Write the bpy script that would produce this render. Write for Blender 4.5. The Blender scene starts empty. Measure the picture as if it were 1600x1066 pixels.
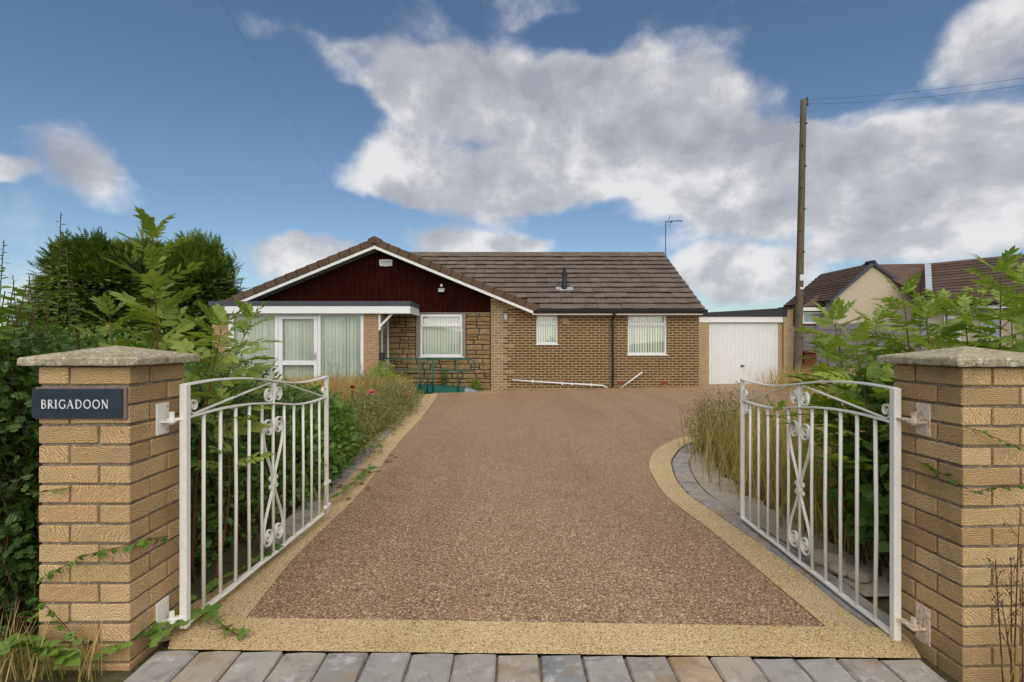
import bpy, bmesh, math, random
import numpy as np
from mathutils import Matrix, Vector, Euler
random.seed(7)
rng = np.random.default_rng(11)
SC = bpy.context.scene
COL = SC.collection
PI = math.pi
F, CX, CY, EYE = 844.0, 800.0, 533.0, 1.21

# ------------------------------------------------------------------ camera
cam = bpy.data.cameras.new('camera')
cam.sensor_width = 36.0
cam.lens = F / 1600.0 * 36.0
cam.clip_start = 0.05
cam.clip_end = 12000
camo = bpy.data.objects.new('camera', cam)
COL.objects.link(camo)
camo.location = (0, 0, EYE)
camo.rotation_euler = (PI / 2, 0, 0)
SC.camera = camo

# ------------------------------------------------------------------ world, sun, exposure
SUN_AZ, SUN_EL = math.radians(172), math.radians(47)     # azimuth clockwise from +Y (behind the viewer, to the right)
w = bpy.data.worlds.new('World')
SC.world = w
w.use_nodes = True
nt = w.node_tree
nt.nodes.clear()
def N(t, **k):
    n = nt.nodes.new(t)
    for a, b in k.items():
        setattr(n, a, b)
    return n
def LK(a, b):
    nt.links.new(a, b)
def M1(op, a, b=None, c=None, clamp=False):
    n = N('ShaderNodeMath', operation=op, use_clamp=clamp)
    for i, v in enumerate((a, b, c)):
        if v is None:
            continue
        if isinstance(v, (int, float)):
            n.inputs[i].default_value = v
        else:
            LK(v, n.inputs[i])
    return n.outputs[0]
sky = N('ShaderNodeTexSky', sky_type='NISHITA')
sky.sun_disc = False
sky.sun_elevation = SUN_EL
sky.sun_rotation = SUN_AZ
sky.altitude = 100
sky.air_density = 1.0
sky.dust_density = 0.4
sky.ozone_density = 3.0
tc = N('ShaderNodeTexCoord')
sep = N('ShaderNodeSeparateXYZ')
LK(tc.outputs['Generated'], sep.inputs[0])
az = M1('ARCTAN2', sep.outputs[0], sep.outputs[1])
el = M1('ARCSINE', M1('MULTIPLY', sep.outputs[2], 0.9999))
def fbm(scale, det, rough, dx=0.0, dy=0.0, dz=0.0, dist=0.0, zs=1.25):
    mp = N('ShaderNodeMapping')
    mp.inputs['Location'].default_value = (dx, dy, dz)
    mp.inputs['Scale'].default_value = (1, 1, zs)
    LK(tc.outputs['Generated'], mp.inputs[0])
    n = N('ShaderNodeTexNoise')
    n.inputs['Scale'].default_value = scale
    n.inputs['Detail'].default_value = det
    n.inputs['Roughness'].default_value = rough
    n.inputs['Distortion'].default_value = dist
    LK(mp.outputs[0], n.inputs['Vector'])
    return n.outputs['Fac']
# cloud banks: (azimuth deg, elevation deg, half width, half height, weight)
def azel(px, py):
    x, z = (px - CX) / F, (CY - py) / F
    return math.degrees(math.atan2(x, 1)), math.degrees(math.atan2(z, math.hypot(x, 1)))
banks = [(640, 130, 150, 62, .46), (790, 140, 180, 75, .50), (980, 150, 190, 75, .48), (900, 215, 330, 75, .46), (1010, 285, 430, 62, .50),
         (590, 250, 120, 50, .34), (730, 305, 150, 36, .34), (1180, 265, 110, 75, .40), (1320, 310, 330, 85, .46), (1500, 255, 220, 80, .48), (1540, 350, 270, 55, .42),
         (128, 258, 92, 62, .60), (740, 376, 105, 40, .62), (470, 400, 140, 36, .52), (1150, 422, 110, 46, .60),
         (620, 50, 110, 46, .20), (450, 66, 90, 46, .20), (1010, 55, 60, 46, .22), (1565, 60, 140, 80, .42), (-30, 255, 60, 30, .45), (1170, 45, 90, 40, .12),
         (270, 150, 300, 130, -.40), (290, 320, 160, 110, -.34), (1300, 95, 150, 75, -.30), (560, 345, 120, 36, -.25), (860, 350, 240, 22, -.30), (1190, 372, 120, 26, -.25), (880, 60, 90, 34, -.25), (1230, 30, 130, 50, -.18), (520, 40, 60, 30, -.12), (540, 190, 60, 50, -.2)]
bias = None
wob = M1('MULTIPLY', M1('SUBTRACT', fbm(6.0, 3, .6, 5.1), .5), 7.0)
wob2 = M1('MULTIPLY', M1('SUBTRACT', fbm(6.0, 3, .6, 1.1, 9.0), .5), 5.0)
azd = M1('ADD', M1('MULTIPLY', az, 180 / PI), wob)
eld = M1('ADD', M1('MULTIPLY', el, 180 / PI), wob2)
for (px, py, hw, hh, wt) in banks:
    a0, e0 = azel(px, py)
    a1, _ = azel(px + hw, py); a2, _ = azel(px - hw, py)
    _, e1 = azel(px, py - hh); _, e2 = azel(px, py + hh)
    sa, se = (a1 - a2) / 2, (e1 - e2) / 2
    q1 = M1('POWER', M1('ABSOLUTE', M1('DIVIDE', M1('SUBTRACT', azd, a0), sa)), 2.0)
    q2 = M1('POWER', M1('ABSOLUTE', M1('DIVIDE', M1('SUBTRACT', eld, e0), se)), 2.0)
    f = M1('SUBTRACT', 1.0, M1('MULTIPLY', M1('ADD', q1, q2), .62), clamp=True)
    f = M1('MULTIPLY', f, wt)
    bias = f if bias is None else M1('ADD', bias, f)
base_n = fbm(5.0, 7, .58, 3.3, 1.2, .4, .15)
low_n = fbm(2.3, 2, .5, 8.0, 4.0)
dens = M1('ADD', M1('ADD', M1('MULTIPLY', M1('SUBTRACT', base_n, .5), 1.0), M1('MULTIPLY', M1('SUBTRACT', low_n, .5), .4)), bias)
mr = N('ShaderNodeMapRange', interpolation_type='SMOOTHSTEP')
LK(dens, mr.inputs[0])
mr.inputs[1].default_value = .03
mr.inputs[2].default_value = .42
cover = M1('MULTIPLY', mr.outputs[0], .93)
# lit crests, grey bellies: compare the density with the density a little higher up
up_n = fbm(5.0, 7, .58, 3.3, 1.2, .4 + .11, .15)
lit = M1('ADD', M1('MULTIPLY', M1('SUBTRACT', base_n, up_n), 3.5), .70)
thick = N('ShaderNodeMapRange')
LK(dens, thick.inputs[0])
thick.inputs[1].default_value = .2
thick.inputs[2].default_value = .62
fine_n = fbm(17.0, 5, .6, 2.2, 7.7, 1.3, .3)
lit = M1('ADD', lit, M1('MULTIPLY', M1('SUBTRACT', fine_n, .5), .55))
lit = M1('SUBTRACT', lit, M1('MULTIPLY', thick.outputs[0], .22), clamp=True)
cr = N('ShaderNodeValToRGB')
cr.color_ramp.elements[0].position = 0.0
cr.color_ramp.elements[0].color = (2.1, 2.17, 2.42, 1)
cr.color_ramp.elements[1].position = 1.0
cr.color_ramp.elements[1].color = (4.55, 4.5, 4.5, 1)
e = cr.color_ramp.elements.new(.55)
e.color = (2.95, 2.98, 3.16, 1)
LK(lit, cr.inputs[0])
skyc = N('ShaderNodeMix', data_type='RGBA', blend_type='MULTIPLY')
skyc.inputs[0].default_value = 1.0
LK(sky.outputs[0], skyc.inputs[6])
skyc.inputs[7].default_value = (.53, .55, .56, 1)
mx = N('ShaderNodeMix', data_type='RGBA')
LK(cover, mx.inputs[0])
LK(skyc.outputs[2], mx.inputs[6])
LK(cr.outputs[0], mx.inputs[7])
bg = N('ShaderNodeBackground')
bg.inputs[1].default_value = 0.078
LK(mx.outputs[2], bg.inputs[0])
wo = N('ShaderNodeOutputWorld')
LK(bg.outputs[0], wo.inputs[0])

sun = bpy.data.lights.new('sun', 'SUN')
sun.energy = 1.5
sun.angle = math.radians(95)
sun.color = (1.0, .93, .82)
suno = bpy.data.objects.new('sun', sun)
COL.objects.link(suno)
sd = Vector((math.sin(SUN_AZ) * math.cos(SUN_EL), math.cos(SUN_AZ) * math.cos(SUN_EL), math.sin(SUN_EL)))
suno.rotation_euler = sd.to_track_quat('Z', 'Y').to_euler()
suno.location = (10, -20, 30)

SC.view_settings.view_transform = 'Standard'
SC.view_settings.look = 'None'
SC.view_settings.exposure = 1.22
SC.view_settings.gamma = 1.0
SC.view_settings.use_curve_mapping = False
SC.cycles.use_denoising = True
SC.cycles.max_bounces = 5
SC.cycles.diffuse_bounces = 3
SC.cycles.glossy_bounces = 2
SC.cycles.transparent_max_bounces = 8
SC.cycles.adaptive_threshold = .02
w.cycles.sampling_method = 'MANUAL'
w.cycles.sample_map_resolution = 512

# ------------------------------------------------------------------ helpers
def ground(x, y):
    x = max(-9.0, min(9.0, x))
    t = max(-.1, min(1.15, (y - 2.0) / 13.7))
    return (1 - t) * (-0.02 - 0.0125 * x) + t * (-0.205 + 0.0155 * x)
def at(px, py, y):
    return Vector(((px - CX) / F * y, y, EYE - (py - CY) / F * y))
def gp(px, py):
    o = (py - CY) / F
    y = EYE / o
    for _ in range(12):
        y = (EYE - ground((px - CX) / F * y, y)) / o
    return Vector(((px - CX) / F * y, y, ground((px - CX) / F * y, y)))

def tag(o, label=None, cat=None, group=None, kind=None):
    if label: o['label'] = label
    if cat: o['category'] = cat
    if group: o['group'] = group
    if kind: o['kind'] = kind
    return o
WM = {}
def empty(name, loc, rz=0.0):
    o = bpy.data.objects.new(name, None)
    o.empty_display_size = .1
    COL.objects.link(o)
    o.location = loc
    o.rotation_euler = (0, 0, rz)
    WM[o] = Matrix.Translation(Vector(loc)) @ Matrix.Rotation(rz, 4, 'Z')
    return o
def thing(name, label, cat, loc, rz=0.0, group=None):
    return tag(empty(name, loc, rz), label, cat, group)
def link(name, me, mat=None, parent=None, local=False, loc=None, rot=None, scale=None):
    """one mesh object; vertices in world space unless local (then in the parent's space)"""
    o = bpy.data.objects.new(name, me)
    COL.objects.link(o)
    if mat is not None and not me.materials:
        for m in (mat if isinstance(mat, (list, tuple)) else [mat]):
            me.materials.append(m)
    if parent is not None:
        o.parent = parent
        if not local and parent in WM:
            o.matrix_parent_inverse = WM[parent].inverted()
        elif local and parent in WM and parent.type == 'EMPTY':
            pass
    if loc is not None: o.location = loc
    if rot is not None: o.rotation_euler = rot
    if scale is not None: o.scale = scale
    return o

class MB:
    def __init__(s):
        s.v, s.f, s.m = [], [], []
    def add(s, vs, fs, m=0):
        b = len(s.v)
        s.v.extend([tuple(p) for p in vs])
        s.f.extend([tuple(i + b for i in f) for f in fs])
        s.m.extend([m] * len(fs))
        return s
    def box(s, x0, x1, y0, y1, z0, z1, m=0):
        return s.add([(x0, y0, z0), (x1, y0, z0), (x1, y1, z0), (x0, y1, z0), (x0, y0, z1), (x1, y0, z1), (x1, y1, z1), (x0, y1, z1)],
                     [(0, 3, 2, 1), (4, 5, 6, 7), (0, 1, 5, 4), (1, 2, 6, 5), (2, 3, 7, 6), (3, 0, 4, 7)], m)
    def quad(s, a, b, c, d, m=0):
        return s.add([a, b, c, d], [(0, 1, 2, 3)], m)
    def prism(s, poly, dvec, m=0):
        """polygon (3D points) extruded along dvec"""
        n = len(poly)
        d = Vector(dvec)
        vs = [Vector(p) for p in poly] + [Vector(p) + d for p in poly]
        fs = [tuple(range(n)), tuple(reversed(range(n, 2 * n)))]
        fs += [(i, i + n, (i + 1) % n + n, (i + 1) % n) for i in range(n)]
        return s.add(vs, fs, m)
    def tube(s, pts, r, n=8, cap=True, m=0):
        pts = [Vector(p) for p in pts]
        k = len(pts)
        rs = r if isinstance(r, (list, tuple)) else [r] * k
        vs, fs = [], []
        t0 = (pts[1] - pts[0]).normalized()
        ref = Vector((0, 0, 1)) if abs(t0.z) < .9 else Vector((0, 1, 0))
        u = t0.cross(ref).normalized()
        for i in range(k):
            t = (pts[min(i + 1, k - 1)] - pts[max(i - 1, 0)])
            t = t.normalized() if t.length > 1e-9 else t0
            u = (u - t * u.dot(t))
            u = u.normalized() if u.length > 1e-6 else t.orthogonal().normalized()
            v = t.cross(u)
            for j in range(n):
                a = 2 * PI * j / n
                vs.append(pts[i] + (u * math.cos(a) + v * math.sin(a)) * rs[i])
        for i in range(k - 1):
            for j in range(n):
                fs.append((i * n + j, i * n + (j + 1) % n, (i + 1) * n + (j + 1) % n, (i + 1) * n + j))
        if cap:
            fs.append(tuple(reversed(range(n))))
            fs.append(tuple(range((k - 1) * n, k * n)))
        return s.add(vs, fs, m)
    def strip(s, pts, th, wd, m=0, normal=Vector((0, 1, 0))):
        """flat bar swept along pts that lie in a plane with the given normal; th in plane, wd across it"""
        pts = [Vector(p) for p in pts]
        k = len(pts)
        vs, fs = [], []
        for i in range(k):
            t = (pts[min(i + 1, k - 1)] - pts[max(i - 1, 0)]).normalized()
            b = t.cross(normal).normalized()
            for (a, c) in ((-1, -1), (1, -1), (1, 1), (-1, 1)):
                vs.append(pts[i] + b * (a * th / 2) + normal * (c * wd / 2))
        for i in range(k - 1):
            for j in range(4):
                fs.append((i * 4 + j, i * 4 + (j + 1) % 4, (i + 1) * 4 + (j + 1) % 4, (i + 1) * 4 + j))
        fs.append((3, 2, 1, 0))
        fs.append(tuple((k - 1) * 4 + j for j in range(4)))
        return s.add(vs, fs, m)
    def mesh(s, name, smooth=False, bevel=0.0):
        me = bpy.data.meshes.new(name)
        me.from_pydata(s.v, [], s.f)
        if any(s.m):
            me.polygons.foreach_set('material_index', s.m)
        me.update()
        bm = bmesh.new()
        bm.from_mesh(me)
        if bevel > 0:
            bmesh.ops.bevel(bm, geom=[e for e in bm.edges if e.calc_face_angle(0) > .5], offset=bevel, segments=1, affect='EDGES', profile=.6)
        bmesh.ops.recalc_face_normals(bm, faces=bm.faces)
        bm.to_mesh(me)
        bm.free()
        if smooth:
            me.polygons.foreach_set('use_smooth', [True] * len(me.polygons))
        return me
    def build(s, name, mat, parent=None, local=False, smooth=False, bevel=0.0):
        return link(name, s.mesh(name, smooth, bevel), mat, parent, local)

def npmesh(name, V, Fc, tint=None, smooth=False):
    """fast mesh from an (n,3) array and an (m,k) face array"""
    V = np.asarray(V, dtype=np.float32)
    Fc = np.asarray(Fc, dtype=np.int32)
    me = bpy.data.meshes.new(name)
    me.vertices.add(len(V))
    me.vertices.foreach_set('co', V.ravel())
    k = Fc.shape[1]
    me.loops.add(Fc.size)
    me.loops.foreach_set('vertex_index', Fc.ravel())
    me.polygons.add(len(Fc))
    me.polygons.foreach_set('loop_start', np.arange(0, Fc.size, k, dtype=np.int32))
    try:
        me.polygons.foreach_set('loop_total', np.full(len(Fc), k, dtype=np.int32))
    except Exception:
        pass
    if smooth:
        me.polygons.foreach_set('use_smooth', np.ones(len(Fc), dtype=bool))
    me.update(calc_edges=True)
    if tint is not None:
        a = me.attributes.new('tint', 'FLOAT', 'POINT')
        a.data.foreach_set('value', np.asarray(tint, dtype=np.float32))
    return me

# ------------------------------------------------------------------ materials
MATS = {}
class MT:
    """tiny material writer"""
    def __init__(s, name, rough=.6, spec=.3, metal=0.0):
        s.m = bpy.data.materials.new(name)
        s.m.use_nodes = True
        s.nt = s.m.node_tree
        s.b = s.nt.nodes['Principled BSDF']
        s.out = s.nt.nodes['Material Output']
        s.b.inputs['Roughness'].default_value = rough
        s.b.inputs['Specular IOR Level'].default_value = spec
        s.b.inputs['Metallic'].default_value = metal
        s._c = None
        MATS[name] = s.m
    def n(s, t, **k):
        x = s.nt.nodes.new(t)
        for a, b in k.items():
            setattr(x, a, b)
        return x
    def l(s, a, b):
        s.nt.links.new(a, b)
    def coord(s, kind='Object', scale=(1, 1, 1), rot=(0, 0, 0), rand=False):
        t = s.n('ShaderNodeTexCoord').outputs[kind] if kind != 'World' else s.n('ShaderNodeNewGeometry').outputs['Position']
        mp = s.n('ShaderNodeMapping')
        mp.inputs['Scale'].default_value = scale
        mp.inputs['Rotation'].default_value = rot
        s.l(t, mp.inputs[0])
        o = mp.outputs[0]
        if rand:
            oi = s.n('ShaderNodeObjectInfo')
            mu = s.n('ShaderNodeMath', operation='MULTIPLY')
            s.l(oi.outputs['Random'], mu.inputs[0])
            mu.inputs[1].default_value = 37.0
            ad = s.n('ShaderNodeVectorMath', operation='ADD')
            s.l(o, ad.inputs[0])
            s.l(mu.outputs[0], ad.inputs[1])
            o = ad.outputs[0]
        return o
    def noise(s, vec, scale, det=4, rough=.55, dist=0.0):
        x = s.n('ShaderNodeTexNoise')
        s.l(vec, x.inputs['Vector'])
        x.inputs['Scale'].default_value = scale
        x.inputs['Detail'].default_value = det
        x.inputs['Roughness'].default_value = rough
        x.inputs['Distortion'].default_value = dist
        return x.outputs['Fac']
    def voro(s, vec, scale, out='Color', feature='F1', rnd=1.0):
        x = s.n('ShaderNodeTexVoronoi', feature=feature)
        s.l(vec, x.inputs['Vector'])
        x.inputs['Scale'].default_value = scale
        x.inputs['Randomness'].default_value = rnd
        return x.outputs[out]
    def ramp(s, fac, stops, interp='LINEAR'):
        r = s.n('ShaderNodeValToRGB')
        r.color_ramp.interpolation = interp
        el_ = r.color_ramp.elements
        while len(el_) < len(stops):
            el_.new(.5)
        for e_, (p, c) in zip(el_, stops):
            e_.position = p
            e_.color = (c[0], c[1], c[2], 1) if not isinstance(c, (int, float)) else (c, c, c, 1)
        s.l(fac, r.inputs[0])
        return r.outputs[0]
    def mix(s, a, b, fac, mode='MIX'):
        x = s.n('ShaderNodeMix', data_type='RGBA', blend_type=mode)
        for i, v in ((0, fac), (6, a), (7, b)):
            if isinstance(v, (int, float)):
                x.inputs[i].default_value = v
            elif isinstance(v, (tuple, list)):
                x.inputs[i].default_value = (v[0], v[1], v[2], 1)
            else:
                s.l(v, x.inputs[i])
        return x.outputs[2]
    def math(s, op, a, b=0.0, clamp=False):
        x = s.n('ShaderNodeMath', operation=op, use_clamp=clamp)
        for i, v in ((0, a), (1, b)):
            if isinstance(v, (int, float)):
                x.inputs[i].default_value = v
            else:
                s.l(v, x.inputs[i])
        return x.outputs[0]
    def color(s, c):
        if isinstance(c, (tuple, list)):
            s.b.inputs['Base Color'].default_value = (c[0], c[1], c[2], 1)
        else:
            s.l(c, s.b.inputs['Base Color'])
        return s
    def rough(s, r):
        s.l(r, s.b.inputs['Roughness'])
        return s
    def bump(s, h, strength=.5, dist=.01):
        x = s.n('ShaderNodeBump')
        x.inputs['Strength'].default_value = strength
        x.inputs['Distance'].default_value = dist
        s.l(h, x.inputs['Height'])
        s.l(x.outputs[0], s.b.inputs['Normal'])
        return s
    def rand(s):
        return s.n('ShaderNodeObjectInfo').outputs['Random']

def plain(name, c, rough=.5, spec=.3, var=.12, scale=6.0, metal=0.0, dirt=None, bump=0.0):
    """a painted or moulded surface with slight unevenness and, where it has it, dirt"""
    t = MT(name, rough, spec, metal)
    v = t.coord('World')
    n1 = t.noise(v, scale, 5, .6)
    lo = tuple(x * (1 - var) for x in c)
    hi = tuple(min(1, x * (1 + var)) for x in c)
    col = t.ramp(n1, [(.3, lo), (.7, hi)])
    if dirt is not None:
        n2 = t.noise(v, scale * 4, 6, .7)
        col = t.mix(col, dirt[0], t.ramp(n2, [(dirt[1], 0), (dirt[1] + .12, dirt[2])]))
    t.color(col)
    if bump:
        t.bump(t.noise(v, scale * 12, 5, .6), bump, .004)
    return t.m

# resin bound aggregate: packed small stones, each with its own colour
def aggregate(name, stops, scale, wear):
    t = MT(name, .62, .35)
    v = t.coord('World')
    c = t.voro(v, scale)
    sx = t.n('ShaderNodeSeparateColor')
    t.l(c, sx.inputs[0])
    col = t.ramp(sx.outputs[0], stops, 'CONSTANT')
    d = t.voro(v, scale, 'Distance')
    col = t.mix(col, (.05, .03, .02), t.ramp(d, [(.55, 0), (.85, .6)]))
    big = t.noise(v, .55, 4, .6)
    col = t.mix(col, t.mix(col, wear, 1.0, 'MULTIPLY'), t.ramp(big, [(.35, 0), (.7, .6)]))
    tr = t.noise(t.coord('World', (1.6, .13, 1)), 1.0, 4, .6, .3)
    col = t.mix(col, t.mix(col, (.80, .78, .76), 1.0, 'MULTIPLY'), t.ramp(tr, [(.48, 0), (.62, .55)]))
    st = t.noise(v, 2.6, 5, .65)
    col = t.mix(col, t.mix(col, (.72, .68, .64), 1.0, 'MULTIPLY'), t.ramp(st, [(.55, 0), (.75, .5)]))
    t.color(col)
    h = t.math('SUBTRACT', 1.0, d)
    t.bump(h, .9, .004)
    return t.m
aggregate('resin_brown', [(0, (.33, .19, .102)), (.2, (.165, .092, .053)), (.34, (.465, .29, .16)), (.5, (.36, .21, .114)), (.66, (.55, .385, .232)), (.78, (.405, .242, .134)), (.9, (.75, .605, .41))], 140, (.90, .88, .86))
aggregate('resin_beige', [(0, (.68, .465, .205)), (.22, (.77, .555, .27)), (.42, (.60, .395, .165)), (.56, (.82, .635, .35)), (.72, (.71, .485, .22)), (.86, (.85, .695, .43)), (.95, (.30, .20, .11))], 165, (.90, .88, .86))

def t_ground():
    t = MT('soil', .9, .1)
    v = t.coord('World')
    a = t.noise(v, 3.0, 6, .65)
    b = t.noise(v, 26, 6, .7)
    c = t.ramp(a, [(.3, (.075, .055, .035)), (.5, (.14, .115, .06)), (.7, (.20, .165, .085))])
    c = t.mix(c, (.06, .075, .025), t.ramp(b, [(.45, 0), (.65, .7)]))
    t.color(c).bump(b, .8, .03)
t_ground()
def t_asphalt():
    t = MT('asphalt', .85, .2)
    v = t.coord('World')
    c = t.ramp(t.noise(v, 90, 3, .7), [(.3, (.025, .025, .027)), (.7, (.075, .073, .072))])
    t.color(c).bump(t.noise(v, 120, 3, .7), .7, .004)
t_asphalt()
def t_sett():
    t = MT('sett_stone', .9, .08)
    v = t.coord('Object', rand=True)
    r = t.rand()
    base = t.ramp(r, [(0, (.33, .315, .285)), (.25, (.41, .345, .27)), (.45, (.27, .262, .245)), (.62, (.45, .33, .21)), (.8, (.33, .315, .285)), (1, (.40, .35, .29))])
    a = t.noise(v, 9, 6, .65, .6)
    col = t.mix(base, (.11, .11, .115), t.ramp(a, [(.3, .6), (.5, 0)]))
    col = t.mix(col, (.52, .49, .45), t.ramp(t.noise(v, 14, 6, .7, .3), [(.54, 0), (.68, .75)]))
    col = t.mix(col, (.32, .20, .09), t.ramp(t.noise(v, 6, 3, .6), [(.58, 0), (.72, .6)]))
    t.color(col).bump(t.noise(v, 45, 6, .7), .55, .006)
t_sett()
def t_concrete(name, lo, hi, lich):
    t = MT(name, .9, .15)
    v = t.coord('World')
    a = t.noise(v, 7, 6, .65)
    col = t.ramp(a, [(.3, lo), (.7, hi)])
    col = t.mix(col, (.62, .59, .49), t.ramp(t.noise(v, 48, 5, .75), [(.54, 0), (.60, lich)]))
    col = t.mix(col, (.075, .065, .042), t.ramp(t.noise(v, 62, 5, .75, .4), [(.55, 0), (.63, lich)]))
    col = t.mix(col, (.22, .19, .06), t.ramp(t.noise(v, 16, 4, .6), [(.58, 0), (.72, lich * .7)]))
    t.color(col).bump(t.noise(v, 90, 5, .75), .8, .005)
t_concrete('cap_stone', (.31, .25, .15), (.48, .405, .265), .85)
t_concrete('path_concrete', (.34, .28, .205), (.47, .40, .305), .35)
t_concrete('mortar_dark', (.16, .12, .08), (.27, .21, .145), .35)
t_concrete('mortar_pale', (.26, .19, .11), (.33, .25, .15), .1)
t_concrete('mortar_house', (.50, .38, .215), (.60, .46, .27), .05)
t_concrete('mortar_black', (.02, .018, .016), (.04, .036, .03), .05)
t_concrete('surround', (.20, .165, .125), (.27, .23, .18), .1)
t_concrete('render_cream', (.47, .385, .27), (.54, .45, .32), .05)

# drag-faced brick of the gate pillars: combed grooves that arc across the face
def t_dragbrick():
    t = MT('drag_brick', .9, .12)
    v = t.coord('Object', (1, 1, 1), rand=False)
    r = t.rand()
    # own swirl centre for each brick
    cx_ = t.n('ShaderNodeCombineXYZ')
    t.l(t.math('MULTIPLY', t.math('SUBTRACT', r, .5), .9), cx_.inputs[0])
    t.l(t.math('MULTIPLY', t.math('SUBTRACT', r, .5), .9), cx_.inputs[1])
    t.l(t.math('ADD', t.math('MULTIPLY', t.math('FRACT', t.math('MULTIPLY', r, 7.13)), .16), -.36), cx_.inputs[2])
    vs = t.n('ShaderNodeVectorMath', operation='SUBTRACT')
    t.l(v, vs.inputs[0]); t.l(cx_.outputs[0], vs.inputs[1])
    vr = t.coord('Object', rand=True)
    nz = t.noise(vr, 16, 4, .65)
    ln = t.n('ShaderNodeVectorMath', operation='LENGTH')
    t.l(vs.outputs[0], ln.inputs[0])
    rr = t.math('ADD', ln.outputs['Value'], t.math('MULTIPLY', nz, .045))
    wv = t.math('SINE', t.math('MULTIPLY', rr, 880.0))
    fine = t.noise(vr, 130, 4, .7)
    comb = t.math('ADD', t.math('MULTIPLY', wv, .42), t.math('MULTIPLY', fine, 1.2))
    base = t.ramp(r, [(0, (.58, .395, .19)), (.25, (.68, .475, .235)), (.5, (.47, .31, .15)), (.7, (.71, .51, .27)), (.85, (.60, .385, .185)), (1, (.53, .37, .20))])
    col = t.mix(t.mix(base, (.60, .55, .48), 1.0, 'MULTIPLY'), base, t.ramp(comb, [(.2, 0), (.75, 1)]))
    pos = t.coord('World')
    al = t.noise(pos, 5.5, 5, .7)
    col = t.mix(col, (.25, .185, .055), t.ramp(al, [(.54, 0), (.74, .55)]))
    col = t.mix(col, (.22, .20, .165), t.ramp(t.noise(pos, 8.5, 5, .7, .5), [(.58, 0), (.74, .6)]))
    col = t.mix(col, (.60, .56, .48), t.ramp(t.noise(pos, 60, 3, .6), [(.73, 0), (.78, .6)]))
    t.color(col).bump(comb, .6, .003)
t_dragbrick()
def t_brick(name, stops, groove=.35):
    t = MT(name, .88, .15)
    v = t.coord('Object', rand=True)
    pos = t.coord('World')
    base = t.ramp(t.math('FRACT', t.math('ADD', t.rand(), t.math('MULTIPLY', t.noise(pos, 3.1, 2, .5), 2.0))), stops)
    n1 = t.noise(pos, 40, 5, .7)
    col = t.mix(base, t.mix(base, (.62, .60, .58), 1.0, 'MULTIPLY'), t.ramp(n1, [(.4, 0), (.7, .8)]))
    t.color(col).bump(n1, .6, .006)
t_brick('brick_brown', [(0, (.12, .072, .031)), (.35, (.165, .10, .044)), (.6, (.135, .08, .034)), (.8, (.185, .117, .052)), (1, (.115, .072, .034))])
t_brick('brick_mixed', [(0, (.27, .20, .125)), (.3, (.33, .235, .14)), (.5, (.22, .165, .11)), (.75, (.37, .275, .175)), (1, (.25, .18, .11))])
t_brick('brick_buff', [(0, (.43, .275, .145)), (.35, (.50, .33, .18)), (.6, (.40, .255, .13)), (1, (.47, .30, .155))])
t_brick('brick_yellow', [(0, (.47, .35, .18)), (.4, (.52, .395, .21)), (.7, (.45, .33, .165)), (1, (.50, .37, .19))])
t_brick('brick_red', [(0, (.20, .06, .035)), (1, (.24, .075, .045))])
t_brick('brick_pink', [(0, (.48, .30, .18)), (1, (.50, .31, .19))])
t_brick('walling_stone', [(0, (.23, .15, .062)), (.25, (.31, .205, .09)), (.45, (.20, .135, .066)), (.65, (.345, .235, .11)), (.85, (.25, .165, .08)), (1, (.29, .185, .078))])

def t_tile(name, lo, hi, grit):
    t = MT(name, .92, .12)
    pos = t.coord('World')
    r = t.rand()
    base = t.ramp(t.noise(pos, 2.0, 4, .6), [(.3, lo), (.7, hi)])
    base = t.mix(base, t.mix(base, (.72, .70, .70), 1.0, 'MULTIPLY'), r)
    g = t.noise(pos, 34, 4, .8)
    col = t.mix(base, grit, t.ramp(g, [(.50, 0), (.66, .75)]))
    col = t.mix(col, (.055, .045, .035), t.ramp(t.noise(pos, 21, 4, .7), [(.55, 0), (.7, .6)]))
    col = t.mix(col, (.16, .115, .04), t.ramp(t.noise(pos, 1.1, 5, .7), [(.58, 0), (.75, .55)]))
    t.color(col).bump(g, .5, .01)
t_tile('roof_tile', (.118, .084, .063), (.18, .135, .105), (.40, .345, .285))
t_tile('roof_tile_far', (.10, .062, .048), (.15, .098, .076), (.20, .14, .11))
t_tile('verge_tile', (.105, .066, .045), (.14, .092, .062), (.16, .11, .08))

def t_wood(name, stops, sc, rough=.5, spec=.3, streak=(.3, .8)):
    t = MT(name, rough, spec)
    v = t.coord('World', sc)
    a = t.noise(v, 3.0, 6, .7, .3)
    t.color(t.ramp(a, [(streak[0], stops[0]), (.5, stops[1]), (streak[1], stops[2])]))
    t.bump(a, .3, .004)
t_wood('cladding', [(.006, .0015, .001), (.022, .0042, .002), (.06, .0125, .005)], (9, 9, .55), .7, .04, (.28, .78))
t_wood('pole_wood', [(.055, .042, .026), (.13, .105, .07), (.22, .185, .13)], (30, 30, .9), .9, .1)
t_wood('fence_wood', [(.10, .085, .085), (.17, .145, .15), (.24, .215, .22)], (1.5, 6, 22), .9, .1)
t_wood('sign_board', [(.10, .06, .05), (.20, .14, .12), (.36, .31, .28)], (30, 30, 160), .8, .2)
t_wood('twig', [(.05, .03, .018), (.10, .06, .035), (.15, .095, .055)], (20, 20, 20), .85, .1)
t_wood('twig_red', [(.09, .035, .022), (.14, .055, .032), (.17, .075, .045)], (20, 20, 20), .8, .15)

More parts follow.
